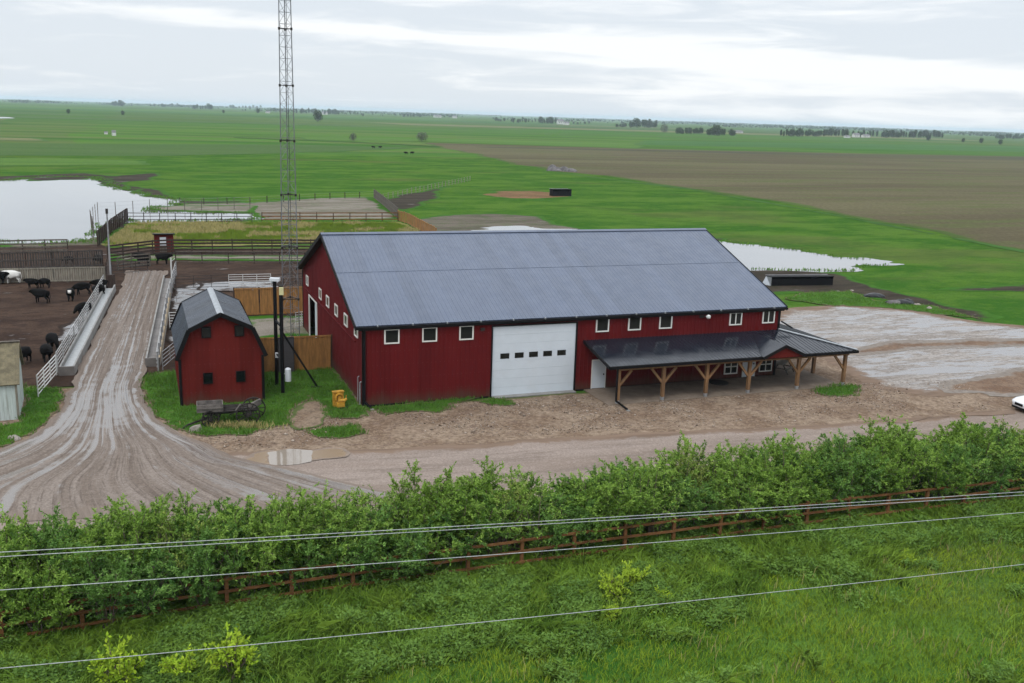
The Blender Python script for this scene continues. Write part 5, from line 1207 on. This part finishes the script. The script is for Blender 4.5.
# dry tufts under the wagon, dry growth in the corral
c_ = G(240, 428); n = 700; x = c_[0]+rg.normal(size=n)*1.1; y = c_[1]+rg.normal(size=n)*.25
blades('dry_tufts', x, y, rg.uniform(.15, .5, n), rg.uniform(.02, .04, n), .6, M['blade_dry'], rg.uniform(0, 1, n), 8, .05)
PL = [toL(p) for p in PX((103, 245), (130, 224), (250, 223.5), (396, 223.5), (421, 232), (420, 244), (300, 243.5), (180, 246))]
n = 60000; x = rg.uniform(min(p[0] for p in PL), max(p[0] for p in PL), n); y = rg.uniform(min(p[1] for p in PL), max(p[1] for p in PL), n); sd = poly_sd(PL, x, y); cl = fbm(x*.25, y*.25, 81, 4); m = sd > .2
w = np.stack([BX+CA*x-SA*y, BY+SA*x+CA*y], 1)
g_ = m & (cl > .5); d_ = m & (cl <= .5)
blades('corral_grass', w[g_, 0], w[g_, 1], rg.uniform(.2, .55, g_.sum()), rg.uniform(.05, .1, g_.sum()), .6, M['blade'], rg.uniform(.1, .9, g_.sum()), 9, .02)
blades('dry_corral_grass', w[d_, 0], w[d_, 1], rg.uniform(.25, .7, d_.sum()), rg.uniform(.05, .1, d_.sum()), .6, M['blade_dry'], rg.uniform(0, .8, d_.sum()), 10, .02)

def shore_tufts(name, P, lo, hi, n, seed):
    PL = [toL(p) for p in P]; rng = np.random.default_rng(seed)
    x = rng.uniform(min(p[0] for p in PL)-3, max(p[0] for p in PL)+3, n); y = rng.uniform(min(p[1] for p in PL)-3, max(p[1] for p in PL)+3, n)
    sd = poly_sd(PL, x, y); cl = fbm(x*.35/2, y*.35, seed, 4); m = (sd > lo) & (sd < hi) & (cl > .5) & (rng.uniform(0, 1, n) < 1.2-np.abs(sd-.3)/2.5)
    w = np.stack([BX+CA*x-SA*y, BY+SA*x+CA*y], 1)[m]; k = m.sum()
    blades(name, w[:, 0], w[:, 1], rng.uniform(.12, .4, k), rng.uniform(.08, .2, k), .8, M['lawn_blade'], rng.uniform(-.2, .8, k), seed, .02)
shore_tufts('shore_grass', PX((-120, 186), (0, 181.5), (40, 177), (92, 177), (106, 184), (125, 191), (150, 196), (181, 200), (172, 205.5), (152, 207.5), (149, 211.5), (200, 213), (256, 214), (256, 220), (130, 222.5), (126, 220), (103, 225), (97, 234), (80, 242), (40, 244), (0, 242), (-120, 242)), -2.5, 1.4, 90000, 401)
shore_tufts('shore_grass', PX((690, 240), (725, 242), (760, 246), (800, 251), (840, 258), (870, 260), (897, 262.3), (880, 265.5), (862, 265.5), (848, 270.5), (800, 270.5), (700, 268)), -1.0, .4, 14000, 402)

# ------------------------------------------------------------------ cattle
M['hide'] = simple('black_hide', (.005, .0045, .0043), .7, .3, 3, .1, .05)
M['white_hide'] = simple('white_hide', (.5, .48, .45), .7, .15, 2, .1)
def patched():
    t = NT('patched_hide'); n = t.noise(t.obj(), 1.1, 2, .5)
    return t.done(t.mix(t.ramp(n, .56, .6), (.55, .53, .5), (.012, .01, .01)), .7)
M['patched'] = patched()
def cow_mesh(head_low=0.0, twist=0.0, step=0.0, seed=0):
    V = [(-.72, 0, 1.12), (0, 0, 1.06), (.58, 0, 1.08), (.95, twist*.15, 1.22-head_low*.25), (1.22, twist*.4, 1.36-head_low*.75), (1.62, twist*.75, 1.14-head_low*.95)]
    Rr = [(.36, .34), (.42, .40), (.36, .40), (.20, .26), (.155, .17), (.095, .10)]; E_ = [(0, 1), (1, 2), (2, 3), (3, 4), (4, 5)]
    def chain(root, pts):
        p = root
        for (x, y, z, r_) in pts:
            V.append((x, y, z)); Rr.append((r_, r_)); E_.append((p, len(V)-1)); p = len(V)-1
    for s in (-1, 1):
        f = step*s
        chain(2, [(.55, s*.22, .80, .16), (.57+f*.1, s*.22, .47, .08), (.56+f*.2, s*.22, .13, .058), (.60+f*.22, s*.22, .03, .07)])
        chain(0, [(-.74, s*.24, .86, .2), (-.60-f*.1, s*.25, .66, .13), (-.88-f*.15, s*.24, .47, .075), (-.84-f*.2, s*.24, .13, .055), (-.80-f*.2, s*.24, .03, .068)])
        chain(4, [(1.17, twist*.35+s*.2, 1.42-head_low*.75, .045), (1.14, twist*.33+s*.3, 1.40-head_low*.75, .03)])
    chain(0, [(-1.06, 0, 1.28, .06), (-1.17, .02, .95, .03), (-1.16, .03, .55, .04)])
    me = bpy.data.meshes.new('body'); me.from_pydata(V, E_, []); o = bpy.data.objects.new('tmp_cow', me); COL.objects.link(o)
    o.modifiers.new('Skin', 'SKIN'); sv = me.skin_vertices[0].data
    for i, r_ in enumerate(Rr):
        k_ = 1.38 if i < 3 else 1.25 if i < 6 else 1.15
        sv[i].radius = (r_[0]*k_, r_[1]*k_)
    sv[0].use_root = True
    sm = o.modifiers.new('Sub', 'SUBSURF'); sm.levels = 1; sm.render_levels = 1
    dg = bpy.context.evaluated_depsgraph_get(); dg.update()
    m = bpy.data.meshes.new_from_object(o.evaluated_get(dg)); bpy.data.objects.remove(o); m.name = 'cow'
    m.polygons.foreach_set('use_smooth', [True]*len(m.polygons)); m.update(); return m
def with_mat(m, mat, mat2=None, xmin=1.25):
    m = m.copy(); m.materials.clear(); m.materials.append(mat)
    if mat2:
        m.materials.append(mat2); m.polygons.foreach_set('material_index', [1 if (p.center.x > xmin) else 0 for p in m.polygons])
    return m
C0, C1, C2 = cow_mesh(), cow_mesh(.75, .2, .5), cow_mesh(.15, .6, -.4)
cb = [with_mat(c, M['hide']) for c in (C0, C1, C2)]; cwf = with_mat(C0, M['hide'], M['white_hide'], 1.2); cwp = with_mat(C0, M['patched'])
COWS = [
 (42, 303.5, 0, 178, 1.02, 'black cow standing broadside in open mud, left middle'),
 (71, 301.5, 'wf', -70, .95, 'black calf with white face looking at the camera'),
 (83, 295.5, 1, 200, 1.0, 'big black cow, head down, behind the white faced calf'),
 (33, 289, 0, 185, .8, 'small black calf by the pale windbreak, left of two'),
 (45, 288.5, 1, 170, .8, 'small black calf by the pale windbreak, right of two'),
 (13, 284, 'wp', 190, 1.05, 'white and black patched cow by the pale windbreak'),
 (-1, 284.5, 0, 10, 1.0, 'black cow cut by left edge, beside the patched cow'),
 (99, 297.5, 2, 250, .95, 'black cow close to top of the white pipe fence'),
 (101, 291, 2, 200, .9, 'black cow farthest up beside the white pipe fence'),
 (84, 316, 1, -120, .95, 'black cow pressed against the white pipe fence, feeding'),
 (47, 362, 2, -60, 1.0, 'black cow behind white gate, nearer of two'),
 (53, 350, 1, -50, 1.0, 'black cow behind white gate, farther of two'),
 (24, 364, 2, -100, .95, 'black cow showing behind the pale shed roof'),
 (143, 266, 0, 182, 1.15, 'black cow by plank fence, left of the red hut'),
 (163, 265, 0, 5, 1.05, 'black cow standing right under the red hut'),
 (98, 265.5, 2, 90, .95, 'black cow beside the light pole behind the windbreak'),
 (69, 264, 1, 185, .7, 'little black calf between the windbreak fences'),
 (373.5, 148.8, 0, 185, 1.0, 'far black cow, left of the first pair on far pasture'),
 (380, 148.8, 0, 5, 1.0, 'far black cow, right of the first pair on far pasture'),
 (406, 154.8, 0, 190, 1.0, 'far black cow, left of the second pair on far pasture'),
 (412, 154.6, 0, 0, 1.0, 'far black cow, right of the second pair on far pasture')]
for px, py, k, deg, s, lb in COWS:
    me = cwf if k == 'wf' else cwp if k == 'wp' else cb[k]
    o = bpy.data.objects.new('cow', me); COL.objects.link(o); o.location = G(px, py); o.location.z = .06; o.rotation_euler = (0, 0, R(deg)); o.scale = (s*.71, s*.79, s*.85)
    tag(o, lb, 'cow', 'cattle of the farm')

# ------------------------------------------------------------------ white car entering at the right edge
def car():
    nose = G(1017.5, 413); t = empty('parked_car', nose, YAW-.1); tag(t, 'white car on the wet road at the right edge', 'car')
    st = [(0, .55, .78, .45, .72), (.12, .72, .82, .30, .80), (.5, .86, .94, .24, .88), (1.25, .92, 1.02, .22, .92), (1.35, .92, 1.05, .22, .92), (2.1, .93, 1.05, .22, .92), (3.3, .93, 1.06, .22, .92), (4.2, .92, 1.08, .24, .9), (4.6, .85, 1.0, .36, .82)]
    mb = MB(); rings = []
    for x, w, zt, zb, wt in st:
        rings.append([(x, -w*.92, zb), (x, -w, zb+.15), (x, -w, zt-.22), (x, -wt*.93, zt-.05), (x, -wt*.6, zt), (x, wt*.6, zt), (x, wt*.93, zt-.05), (x, w, zt-.22), (x, w, zb+.15), (x, w*.92, zb)])
    vs = sum(rings, []); n = 10
    fs = [(i*n+k, i*n+(k+1) % n, (i+1)*n+(k+1) % n, (i+1)*n+k) for i in range(len(st)-1) for k in range(n)]+[tuple(range(n)), tuple((len(st)-1)*n+k for k in range(n))[::-1]]
    mb.add(vs, fs); mb.build('body', M['car_white'], t, True)
    cb_ = [(1.3, .80, 1.0), (2.05, .66, 1.55), (3.6, .66, 1.6), (4.4, .74, 1.08)]
    g = MB(); vs = []
    for x, w, z in cb_: vs += [(x, -w, z), (x, w, z)]
    vs += [(1.3, -.84, .95), (1.3, .84, .95), (4.4, -.84, .95), (4.4, .84, .95)]
    g.add(vs, [(0, 1, 3, 2), (4, 5, 7, 6), (8, 2, 0), (8, 10, 4, 2), (10, 6, 4), (9, 1, 3), (9, 3, 5, 11), (11, 5, 7)]); g.build('glasshouse', M['glass'], t)
    r_ = MB(); slab3(r_, [(2.0, -.67, 1.61), (3.65, -.67, 1.65), (3.65, .67, 1.65), (2.0, .67, 1.61)], .05); r_.build('roof', M['car_white'], t)
    for y in (-.84, .84):
        for x in (.85, 3.65):
            w = MB(); w.tube([(x, y-.11, .33), (x, y+.11, .33)], .33, 18); wo = w.build('wheel', M['black_rubber'], t)
            w = MB(); s = 1 if y > 0 else -1; w.tube([(x, y+s*.10, .33), (x, y+s*.125, .33)], .2, 14); w.build('rim', M['steel'], wo)
    for s in (-1, 1):
        h = MB(); h.add([(.02, s*.36, .66), (.12, s*.66, .66), (.3, s*.82, .72), (.3, s*.82, .82), (.12, s*.68, .80), (.03, s*.38, .76)], [(0, 1, 4, 5), (1, 2, 3, 4)]); h.build('headlight', M['lamp_glass'], t)
    gr = MB(); gr.box(-.02, -.35, .52, .04, .35, .70); gr.box(-.0, -.6, .3, .08, .6, .44); gr.build('grille', M['black_sheet'], t)
car()

# ------------------------------------------------------------------ overhead wires (between poles far outside the view)
def wire(zc, label, off=0.0, r_=.0078):
    x0s, zs = zc; k = np.polyfit(x0s, zs, 2); xs = np.linspace(-26, 34, 61); z = np.polyval(k, xs)
    sl = lambda x, a: np.polyval(np.polyder(k), a)
    lo, hi = x0s[0], x0s[-1]
    z = np.where(xs < lo-2, np.polyval(k, lo-2)+(xs-lo+2)*np.polyval(np.polyder(k), lo-2), z); z = np.where(xs > hi+2, np.polyval(k, hi+2)+(xs-hi-2)*np.polyval(np.polyder(k), hi+2), z)
    m = MB(); m.tube([(x, 18+.37*x+off, zz) for x, zz in zip(xs, z)], r_, 5); o = m.build('power_line', M['wire']); tag(o, label, 'wire', 'overhead wires'); return o
wire(([-8.42, -4.53, .12, 5.79, 12.86], [11.25, 11.0, 10.69, 10.33, 9.91]), 'upper wire of the close pair crossing the hedge')
wire(([-8.42, -4.53, .12, 5.8, 12.88], [11.17, 10.92, 10.63, 10.26, 9.82]), 'lower wire of the close pair crossing the hedge')
wire(([-8.46, -4.55, .14, 5.86, 12.97], [10.58, 10.3, 10.03, 9.72, 9.34]), 'single overhead wire between the close pair and the lowest')
wire(([-8.57, -4.59, .19, 6.01, 13.24], [9.13, 8.85, 8.56, 8.25, 7.89]), 'lowest overhead wire crossing the verge grass')

# ------------------------------------------------------------------ far trees and farmsteads
def tree_proto(name, seed, h, w, base, nleaf, lsz, mat, shape):
    rng = np.random.default_rng(seed); t = empty(name)
    m = MB(); m.tube([(0, 0, 0), (0, 0, h*.35), (.1, 0, h*.75)], [h*.025, h*.02, h*.008], 5)
    for a in range(4): m.tube([(0, 0, h*.3), (w*.25*math.cos(a*1.6), w*.25*math.sin(a*1.6), h*.6)], [h*.012, h*.005], 4)
    m.build('trunk', M['bark'], t)
    nl = 18; ga = np.arange(nl)*2.4+rng.uniform(0, .5, nl); zz_ = (np.arange(nl)+.5)/nl; rad = w*.30*np.sqrt(np.clip(1-(2*zz_-.85)**2, .08, 1))*rng.uniform(.5, 1.1, nl)
    C = np.stack([np.cos(ga)*rad, np.sin(ga)*rad, h*(base+(1-base)*(.12+.74*zz_))], 1)
    rr = rng.uniform(.17, .25, nl)*w*(1 if shape != 'tall' else .8)
    k = rng.integers(0, nl, nleaf); d = rng.normal(size=(nleaf, 3)); d /= np.linalg.norm(d, axis=1)[:, None]
    P = C[k]+d*(rr[k]*rng.uniform(.5, 1.05, nleaf))[:, None]*[1, 1, .9]; P[:, 2] = np.clip(P[:, 2], h*base*.7, h)
    dd = d+rng.normal(size=(nleaf, 3))*.8; dd /= np.linalg.norm(dd, axis=1)[:, None]; l = np.full(nleaf, lsz)*rng.uniform(.6, 1.4, nleaf)
    V = leaf_quads(P, dd, l, l*.7, rng); npmesh('crown', V, np.arange(len(V)), 4, M[mat], t, {'tint': np.repeat(rng.uniform(0, 1, nleaf), 4)}); return t
TP = [tree_proto('tree', 400, 10, 8, .12, 900, .9, 'far_leaf', 'round'), tree_proto('tree', 401, 12, 5, .08, 700, .9, 'far_leaf', 'tall'), tree_proto('tree', 402, 8, 9, .08, 800, .9, 'far_leaf', 'wide')]
TG = tree_proto('tree', 403, 7, 8, .1, 700, .6, 'grey_leaf', 'round')
usedt = set()
def put_tree(p, px, py, hpx, label, group=None, wf=1.0, hz=None):
    g = G(px, py); dist = np.linalg.norm(g-np.array([0, 0, CAMH])); h = hpx*dist/F; h0 = {id(TP[0]): 10, id(TP[1]): 12, id(TP[2]): 8, id(TG): 7}[id(p)]
    c = p if id(p) not in usedt else copy_tree(p); usedt.add(id(p)); s = h/h0
    c.location = g; c.scale = (s*wf, s*wf, s); c.rotation_euler = (0, 0, random.uniform(0, 6.28)); tag(c, label, 'tree', group)
put_tree(TP[0], 318, 122, 11, 'round dark tree standing alone right of the lattice mast', None, 1.1)
put_tree(TG, 422, 141.5, 9, 'pale grey bushy tree alone on the green fields', None, 1.25)
put_tree(TG, 353, 141.5, 8, 'small grey tree left of the paler lone tree', None, .9)
put_tree(TG, 664, 133, 8, 'grey green tree beside the central shelterbelts', None, 1.0)
for px, py, h, lb in ((928, 141, 6, 'lone far tree, leftmost of four at the right horizon'), (963, 142.5, 4, 'small lone far tree, second of four at the right horizon'), (981, 143.5, 5, 'lone far tree, third of four at the right horizon'), (1000, 145, 5, 'lone far tree, rightmost of four at the right horizon'),
        (68.5, 114, 4.5, 'lone dark far tree above the big pond, leftmost'), (123, 115.5, 4.5, 'lone dark far tree above the pond, right of small white shed'), (223.5, 113.5, 3.5, 'tiny lone far tree left of the mast'), (363, 116.5, 3, 'tiny lone far tree right of round dark tree'), (258, 113.5, 5, 'small dark far tree close left of the mast')):
    put_tree(TP[0], px, py, h, lb)
BELTS = [(112, 125, 106.2, 5, 5, 'tree in the small clump above the big pond'), (152, 186, 107.0, 3, 9, 'tree in the thin shelterbelt left of the mast'), (193, 212, 109.6, 5.5, 7, 'tree in the denser clump left of the mast'), (228, 262, 108.7, 3, 10, 'tree in the long low shelterbelt near the mast'), (296, 316, 113.5, 5, 7, 'tree in the clump just right of the mast'), (323, 340, 114.5, 5.5, 6, 'tree in the clump behind the round dark tree'),
  (402, 422, 117, 3, 6, 'tree in the faint belt left of centre'), (494, 506, 121.6, 4, 4, 'tree in the first clump of the central farmstead'), (510, 536, 122.6, 5, 9, 'tree in the middle clump of the central farmstead'), (540, 557, 123.6, 6, 6, 'tree in the dense clump beside the white farmhouse'), (572, 590, 124.3, 2.5, 5, 'tree in the sparse belt right of white farmhouse'), (616, 626, 127.2, 4, 4, 'tree in the low clump left of the big grove'), (630, 657, 127.6, 8, 12, 'tree in the big dark grove right of centre'),
  (677, 704, 134.0, 6, 11, 'tree in the dark row right of the grey green tree'), (708, 725, 135.6, 9, 8, 'tall tree in the tight pale grove right of the dark row'), (729, 735, 135.6, 7, 3, 'tree in the little clump beside the tight pale grove'), (780, 848, 136.5, 7, 26, 'tree in the long left half of the right horizon shelterbelt'), (852, 878, 137.2, 7, 8, 'tree around the white buildings on the right horizon'), (880, 944, 137.8, 7.5, 26, 'tree in the long right half of the right horizon shelterbelt'), (995, 1024, 139.2, 4, 9, 'tree in the last far belt at the right edge')]
rb = random.Random(9)
for x0, x1, py, h, n_, lb in BELTS:
    for i in range(n_):
        put_tree(TP[rb.choice([0, 1, 1, 2]) if h > 4 else rb.choice([0, 2])], x0+(x1-x0)*(i+rb.uniform(.2, .8))/n_, py+rb.uniform(-.5, .4), h*rb.uniform(.65, 1.1), lb, lb.replace('tree in', 'trees of').replace('tall ', ''), 1.0)
def far_woods():
    """the bluish horizon: very many crowns, 4 to 9 km away, read as one mass"""
    rng = np.random.default_rng(3); LV = []; LT = []
    for i in range(900):
        az = rng.uniform(-.62, .62); d = rng.uniform(3600, 9500)
        if vn(az*22+3, d/1500., 8) < (.52 if az < .1 else .36): continue
        n = 26; c = np.array([d*math.sin(az), d*math.cos(az), 0]); w = rng.uniform(15, 70); h = rng.uniform(6, 13)
        P = c+np.stack([rng.normal(size=n)*w, rng.normal(size=n)*8, rng.uniform(.5, 1, n)*h*.7], 1); dd = rng.normal(size=(n, 3)); dd /= np.linalg.norm(dd, axis=1)[:, None]
        l = np.full(n, 9.0); LV.append(leaf_quads(P, dd, l, l*.8, rng)); LT.append(np.repeat(rng.uniform(0, 1, n), 4))
    V = np.concatenate(LV); V[:, 2] = np.maximum(V[:, 2], 0.05); o = npmesh('far_woods', V, np.arange(len(V)), 4, M['far_leaf'], None, {'tint': np.concatenate(LT)}); tag(o, 'bluish distant woods and hedges along the horizon', kind='stuff')
far_woods()
def farmhouse(px, py, wpx, hpx, label, wall='far_wall', roof='far_roof', yaw=.37):
    g = G(px, py); d = np.linalg.norm(g-np.array([0, 0, CAMH])); w = wpx*d/F; h = hpx*d/F*.6; dp = w*.6; t = empty('farm_building', g, yaw); tag(t, label, 'building')
    m = MB(); m.box(-w/2, 0, 0, w/2, dp, h); m.add([(-w/2, 0, h), (-w/2, dp, h), (-w/2, dp/2, h*1.6), (w/2, 0, h), (w/2, dp, h), (w/2, dp/2, h*1.6)], [(0, 1, 2), (3, 5, 4)]); m.build('wall', M[wall], t)
    m = MB(); o = .04*w
    for y in (-o, dp+o): slab3(m, [(-w/2-o, y, h-.02*h), (w/2+o, y, h-.02*h), (w/2+o, dp/2, h*1.64), (-w/2-o, dp/2, h*1.64)], h*.06)
    m.build('roof', M[roof], t)
    for i in range(max(1, int(wpx/3))):
        m = MB(); x = -w*.35+i*w*.7/max(1, int(wpx/3)); m.box(x, -h*.03, h*.35, x+w*.1, -h*.008, h*.65); m.build('window', M['glass'], t)
farmhouse(106, 134.2, 3, 2.5, 'tiny white shed on far green field, left of the paler tank'); farmhouse(114, 135.8, 3.5, 5, 'tiny white pump house with blue grey wall on far field')
farmhouse(561, 124.3, 6, 5, 'white farmhouse beside the dense central clump'); farmhouse(567, 124.8, 5, 3, 'low pale outbuilding right of the white farmhouse')
farmhouse(325, 114.6, 5, 3, 'pale pinkish house by the clump right of mast'); farmhouse(438, 117.5, 7, 2.5, 'low white building on the horizon left of centre'); farmhouse(455, 118.2, 4, 2.5, 'small white house on horizon, right of the low building')
farmhouse(857, 137.4, 6, 4, 'white house within the right horizon shelterbelt'); farmhouse(867, 137.6, 7, 3, 'low white barn within the right horizon shelterbelt'); farmhouse(848, 137.9, 5, 2.5, 'pale shed left of the shelterbelt houses'); farmhouse(739, 133.0, 9, 2.5, 'long pale building on the horizon above the tight grove'); farmhouse(268, 113.2, 4, 2, 'small white house on the horizon beside the mast')

# ------------------------------------------------------------------ air, sky, light, camera
def haze():
    m = MB(); m.box(-22000, -22000, -1.0, 22000, 22000, 44)
    t = NT('haze'); v = t.n('VolumePrincipled', {'Color': (.72, .84, 1.0), 'Density': HAZE, 'Anisotropy': .0}); t.t.links.new(v.outputs[0], t.out.inputs[1])
    o = m.build('haze', t.mat); tag(o, 'thin pale haze over the plain', kind='stuff'); o.display_type = 'WIRE'
HAZE = 8.5e-5
haze()
SUN_EL, SUN_AZ = R(52), R(205)       # azimuth clockwise from +Y: behind the camera, a little to the left
w = bpy.data.worlds.new('World'); SC.world = w; w.use_nodes = True; nt = w.node_tree; nt.nodes.clear()
def wn(typ, ins=None, **kw):
    nd = nt.nodes.new('ShaderNode'+typ)
    for k, v in kw.items(): setattr(nd, k, v)
    for k, v in (ins or {}).items():
        if isinstance(v, bpy.types.NodeSocket): nt.links.new(v, nd.inputs[k])
        else: nd.inputs[k].default_value = v if not (isinstance(v, tuple) and len(v) == 3 and nd.inputs[k].type == 'RGBA') else (*v, 1)
    return nd
sky = wn('TexSky', sky_type='NISHITA', sun_disc=False, sun_elevation=SUN_EL, sun_rotation=SUN_AZ)
dirv = wn('TexCoord').outputs['Generated']
sep = wn('SeparateXYZ', {0: dirv}); zz = sep.outputs[2]; xx = sep.outputs[0]
def wmath(op, a, b=0.0, c=None, clamp=False):
    d = {0: a, 1: b}
    if c is not None: d[2] = c
    return wn('Math', d, operation=op, use_clamp=clamp).outputs[0]
def wramp(f, a, b, lo=0., hi=1.): return wn('MapRange', {'Value': f, 'From Min': a, 'From Max': b, 'To Min': lo, 'To Max': hi}, interpolation_type='SMOOTHSTEP').outputs[0]
v1 = wn('Mapping', {'Vector': dirv, 'Scale': (2.0, 2.0, 26.0), 'Rotation': (0, R(2.2), 0), 'Location': (3.1, 0, .4)}).outputs[0]
n1 = wn('TexNoise', {'Vector': v1, 'Scale': 1.0, 'Detail': 5, 'Roughness': .5, 'Distortion': .4}).outputs[0]
v2 = wn('Mapping', {'Vector': dirv, 'Scale': (7.0, 7.0, 60.0), 'Rotation': (0, R(3.5), 0), 'Location': (1.7, 2, .9)}).outputs[0]
n2 = wn('TexNoise', {'Vector': v2, 'Scale': 1.0, 'Detail': 6, 'Roughness': .58, 'Distortion': .7}).outputs[0]
f = wmath('ADD', wmath('MULTIPLY', n1, .48), wmath('MULTIPLY', n2, .52))
f = wmath('ADD', f, wmath('MULTIPLY', xx, .13))                         # brighter to the right
band = wmath('SUBTRACT', 1.0, wmath('ABSOLUTE', wmath('DIVIDE', wmath('SUBTRACT', wmath('ADD', zz, wmath('MULTIPLY', xx, .045)), .067), .016)), clamp=True)
f = wmath('ADD', f, wmath('MULTIPLY', band, .20))
f = wmath('SUBTRACT', f, wramp(wmath('ADD', zz, wmath('MULTIPLY', xx, .045)), .078, .10, 0, .08))
fac = wramp(f, .45, .64)
mixc = wn('Mix', {0: fac, 6: (6.0, 6.45, 6.95), 7: (7.9, 8.05, 8.2)}, data_type='RGBA').outputs[2]
grey = wn('Mix', {0: wramp(zz, .10, .9), 6: mixc, 7: (14.5, 15.2, 16.0)}, data_type='RGBA').outputs[2]   # overcast: the zenith is the brightest part
allc = wn('Mix', {0: .93, 6: sky.outputs[0], 7: grey}, data_type='RGBA').outputs[2]
bg = wn('Background', {'Color': allc, 'Strength': .1}); out = wn('OutputWorld', {0: bg.outputs[0]})
sd_ = bpy.data.lights.new('sun', 'SUN'); sd_.energy = .9; sd_.angle = R(14); sd_.color = (1, .97, .92)
so_ = bpy.data.objects.new('sun', sd_); COL.objects.link(so_)
dvec = Vector((math.sin(SUN_AZ)*math.cos(SUN_EL), math.cos(SUN_AZ)*math.cos(SUN_EL), math.sin(SUN_EL)))
so_.rotation_euler = (-dvec).to_track_quat('-Z', 'Y').to_euler(); so_.location = (0, 0, 100)
cd = bpy.data.cameras.new('camera'); cam_ = bpy.data.objects.new('camera', cd); COL.objects.link(cam_)
cd.sensor_width = 36; cd.sensor_fit = 'HORIZONTAL'; cd.lens = F/1024*36; cd.clip_start = .5; cd.clip_end = 60000
mw = Matrix((( rt[0], up[0], -fw[0], 0), (rt[1], up[1], -fw[1], 0), (rt[2], up[2], -fw[2], CAMH), (0, 0, 0, 1)))
cam_.matrix_world = mw; SC.camera = cam_
SC.view_settings.view_transform = 'Standard'; SC.view_settings.look = 'None'; SC.view_settings.exposure = 0.38; SC.view_settings.gamma = 1
SC.render.engine = 'CYCLES'; c = SC.cycles
c.max_bounces = 6; c.diffuse_bounces = 3; c.glossy_bounces = 3; c.transmission_bounces = 3; c.volume_bounces = 1; c.transparent_max_bounces = 8
c.sample_clamp_indirect = 4.0
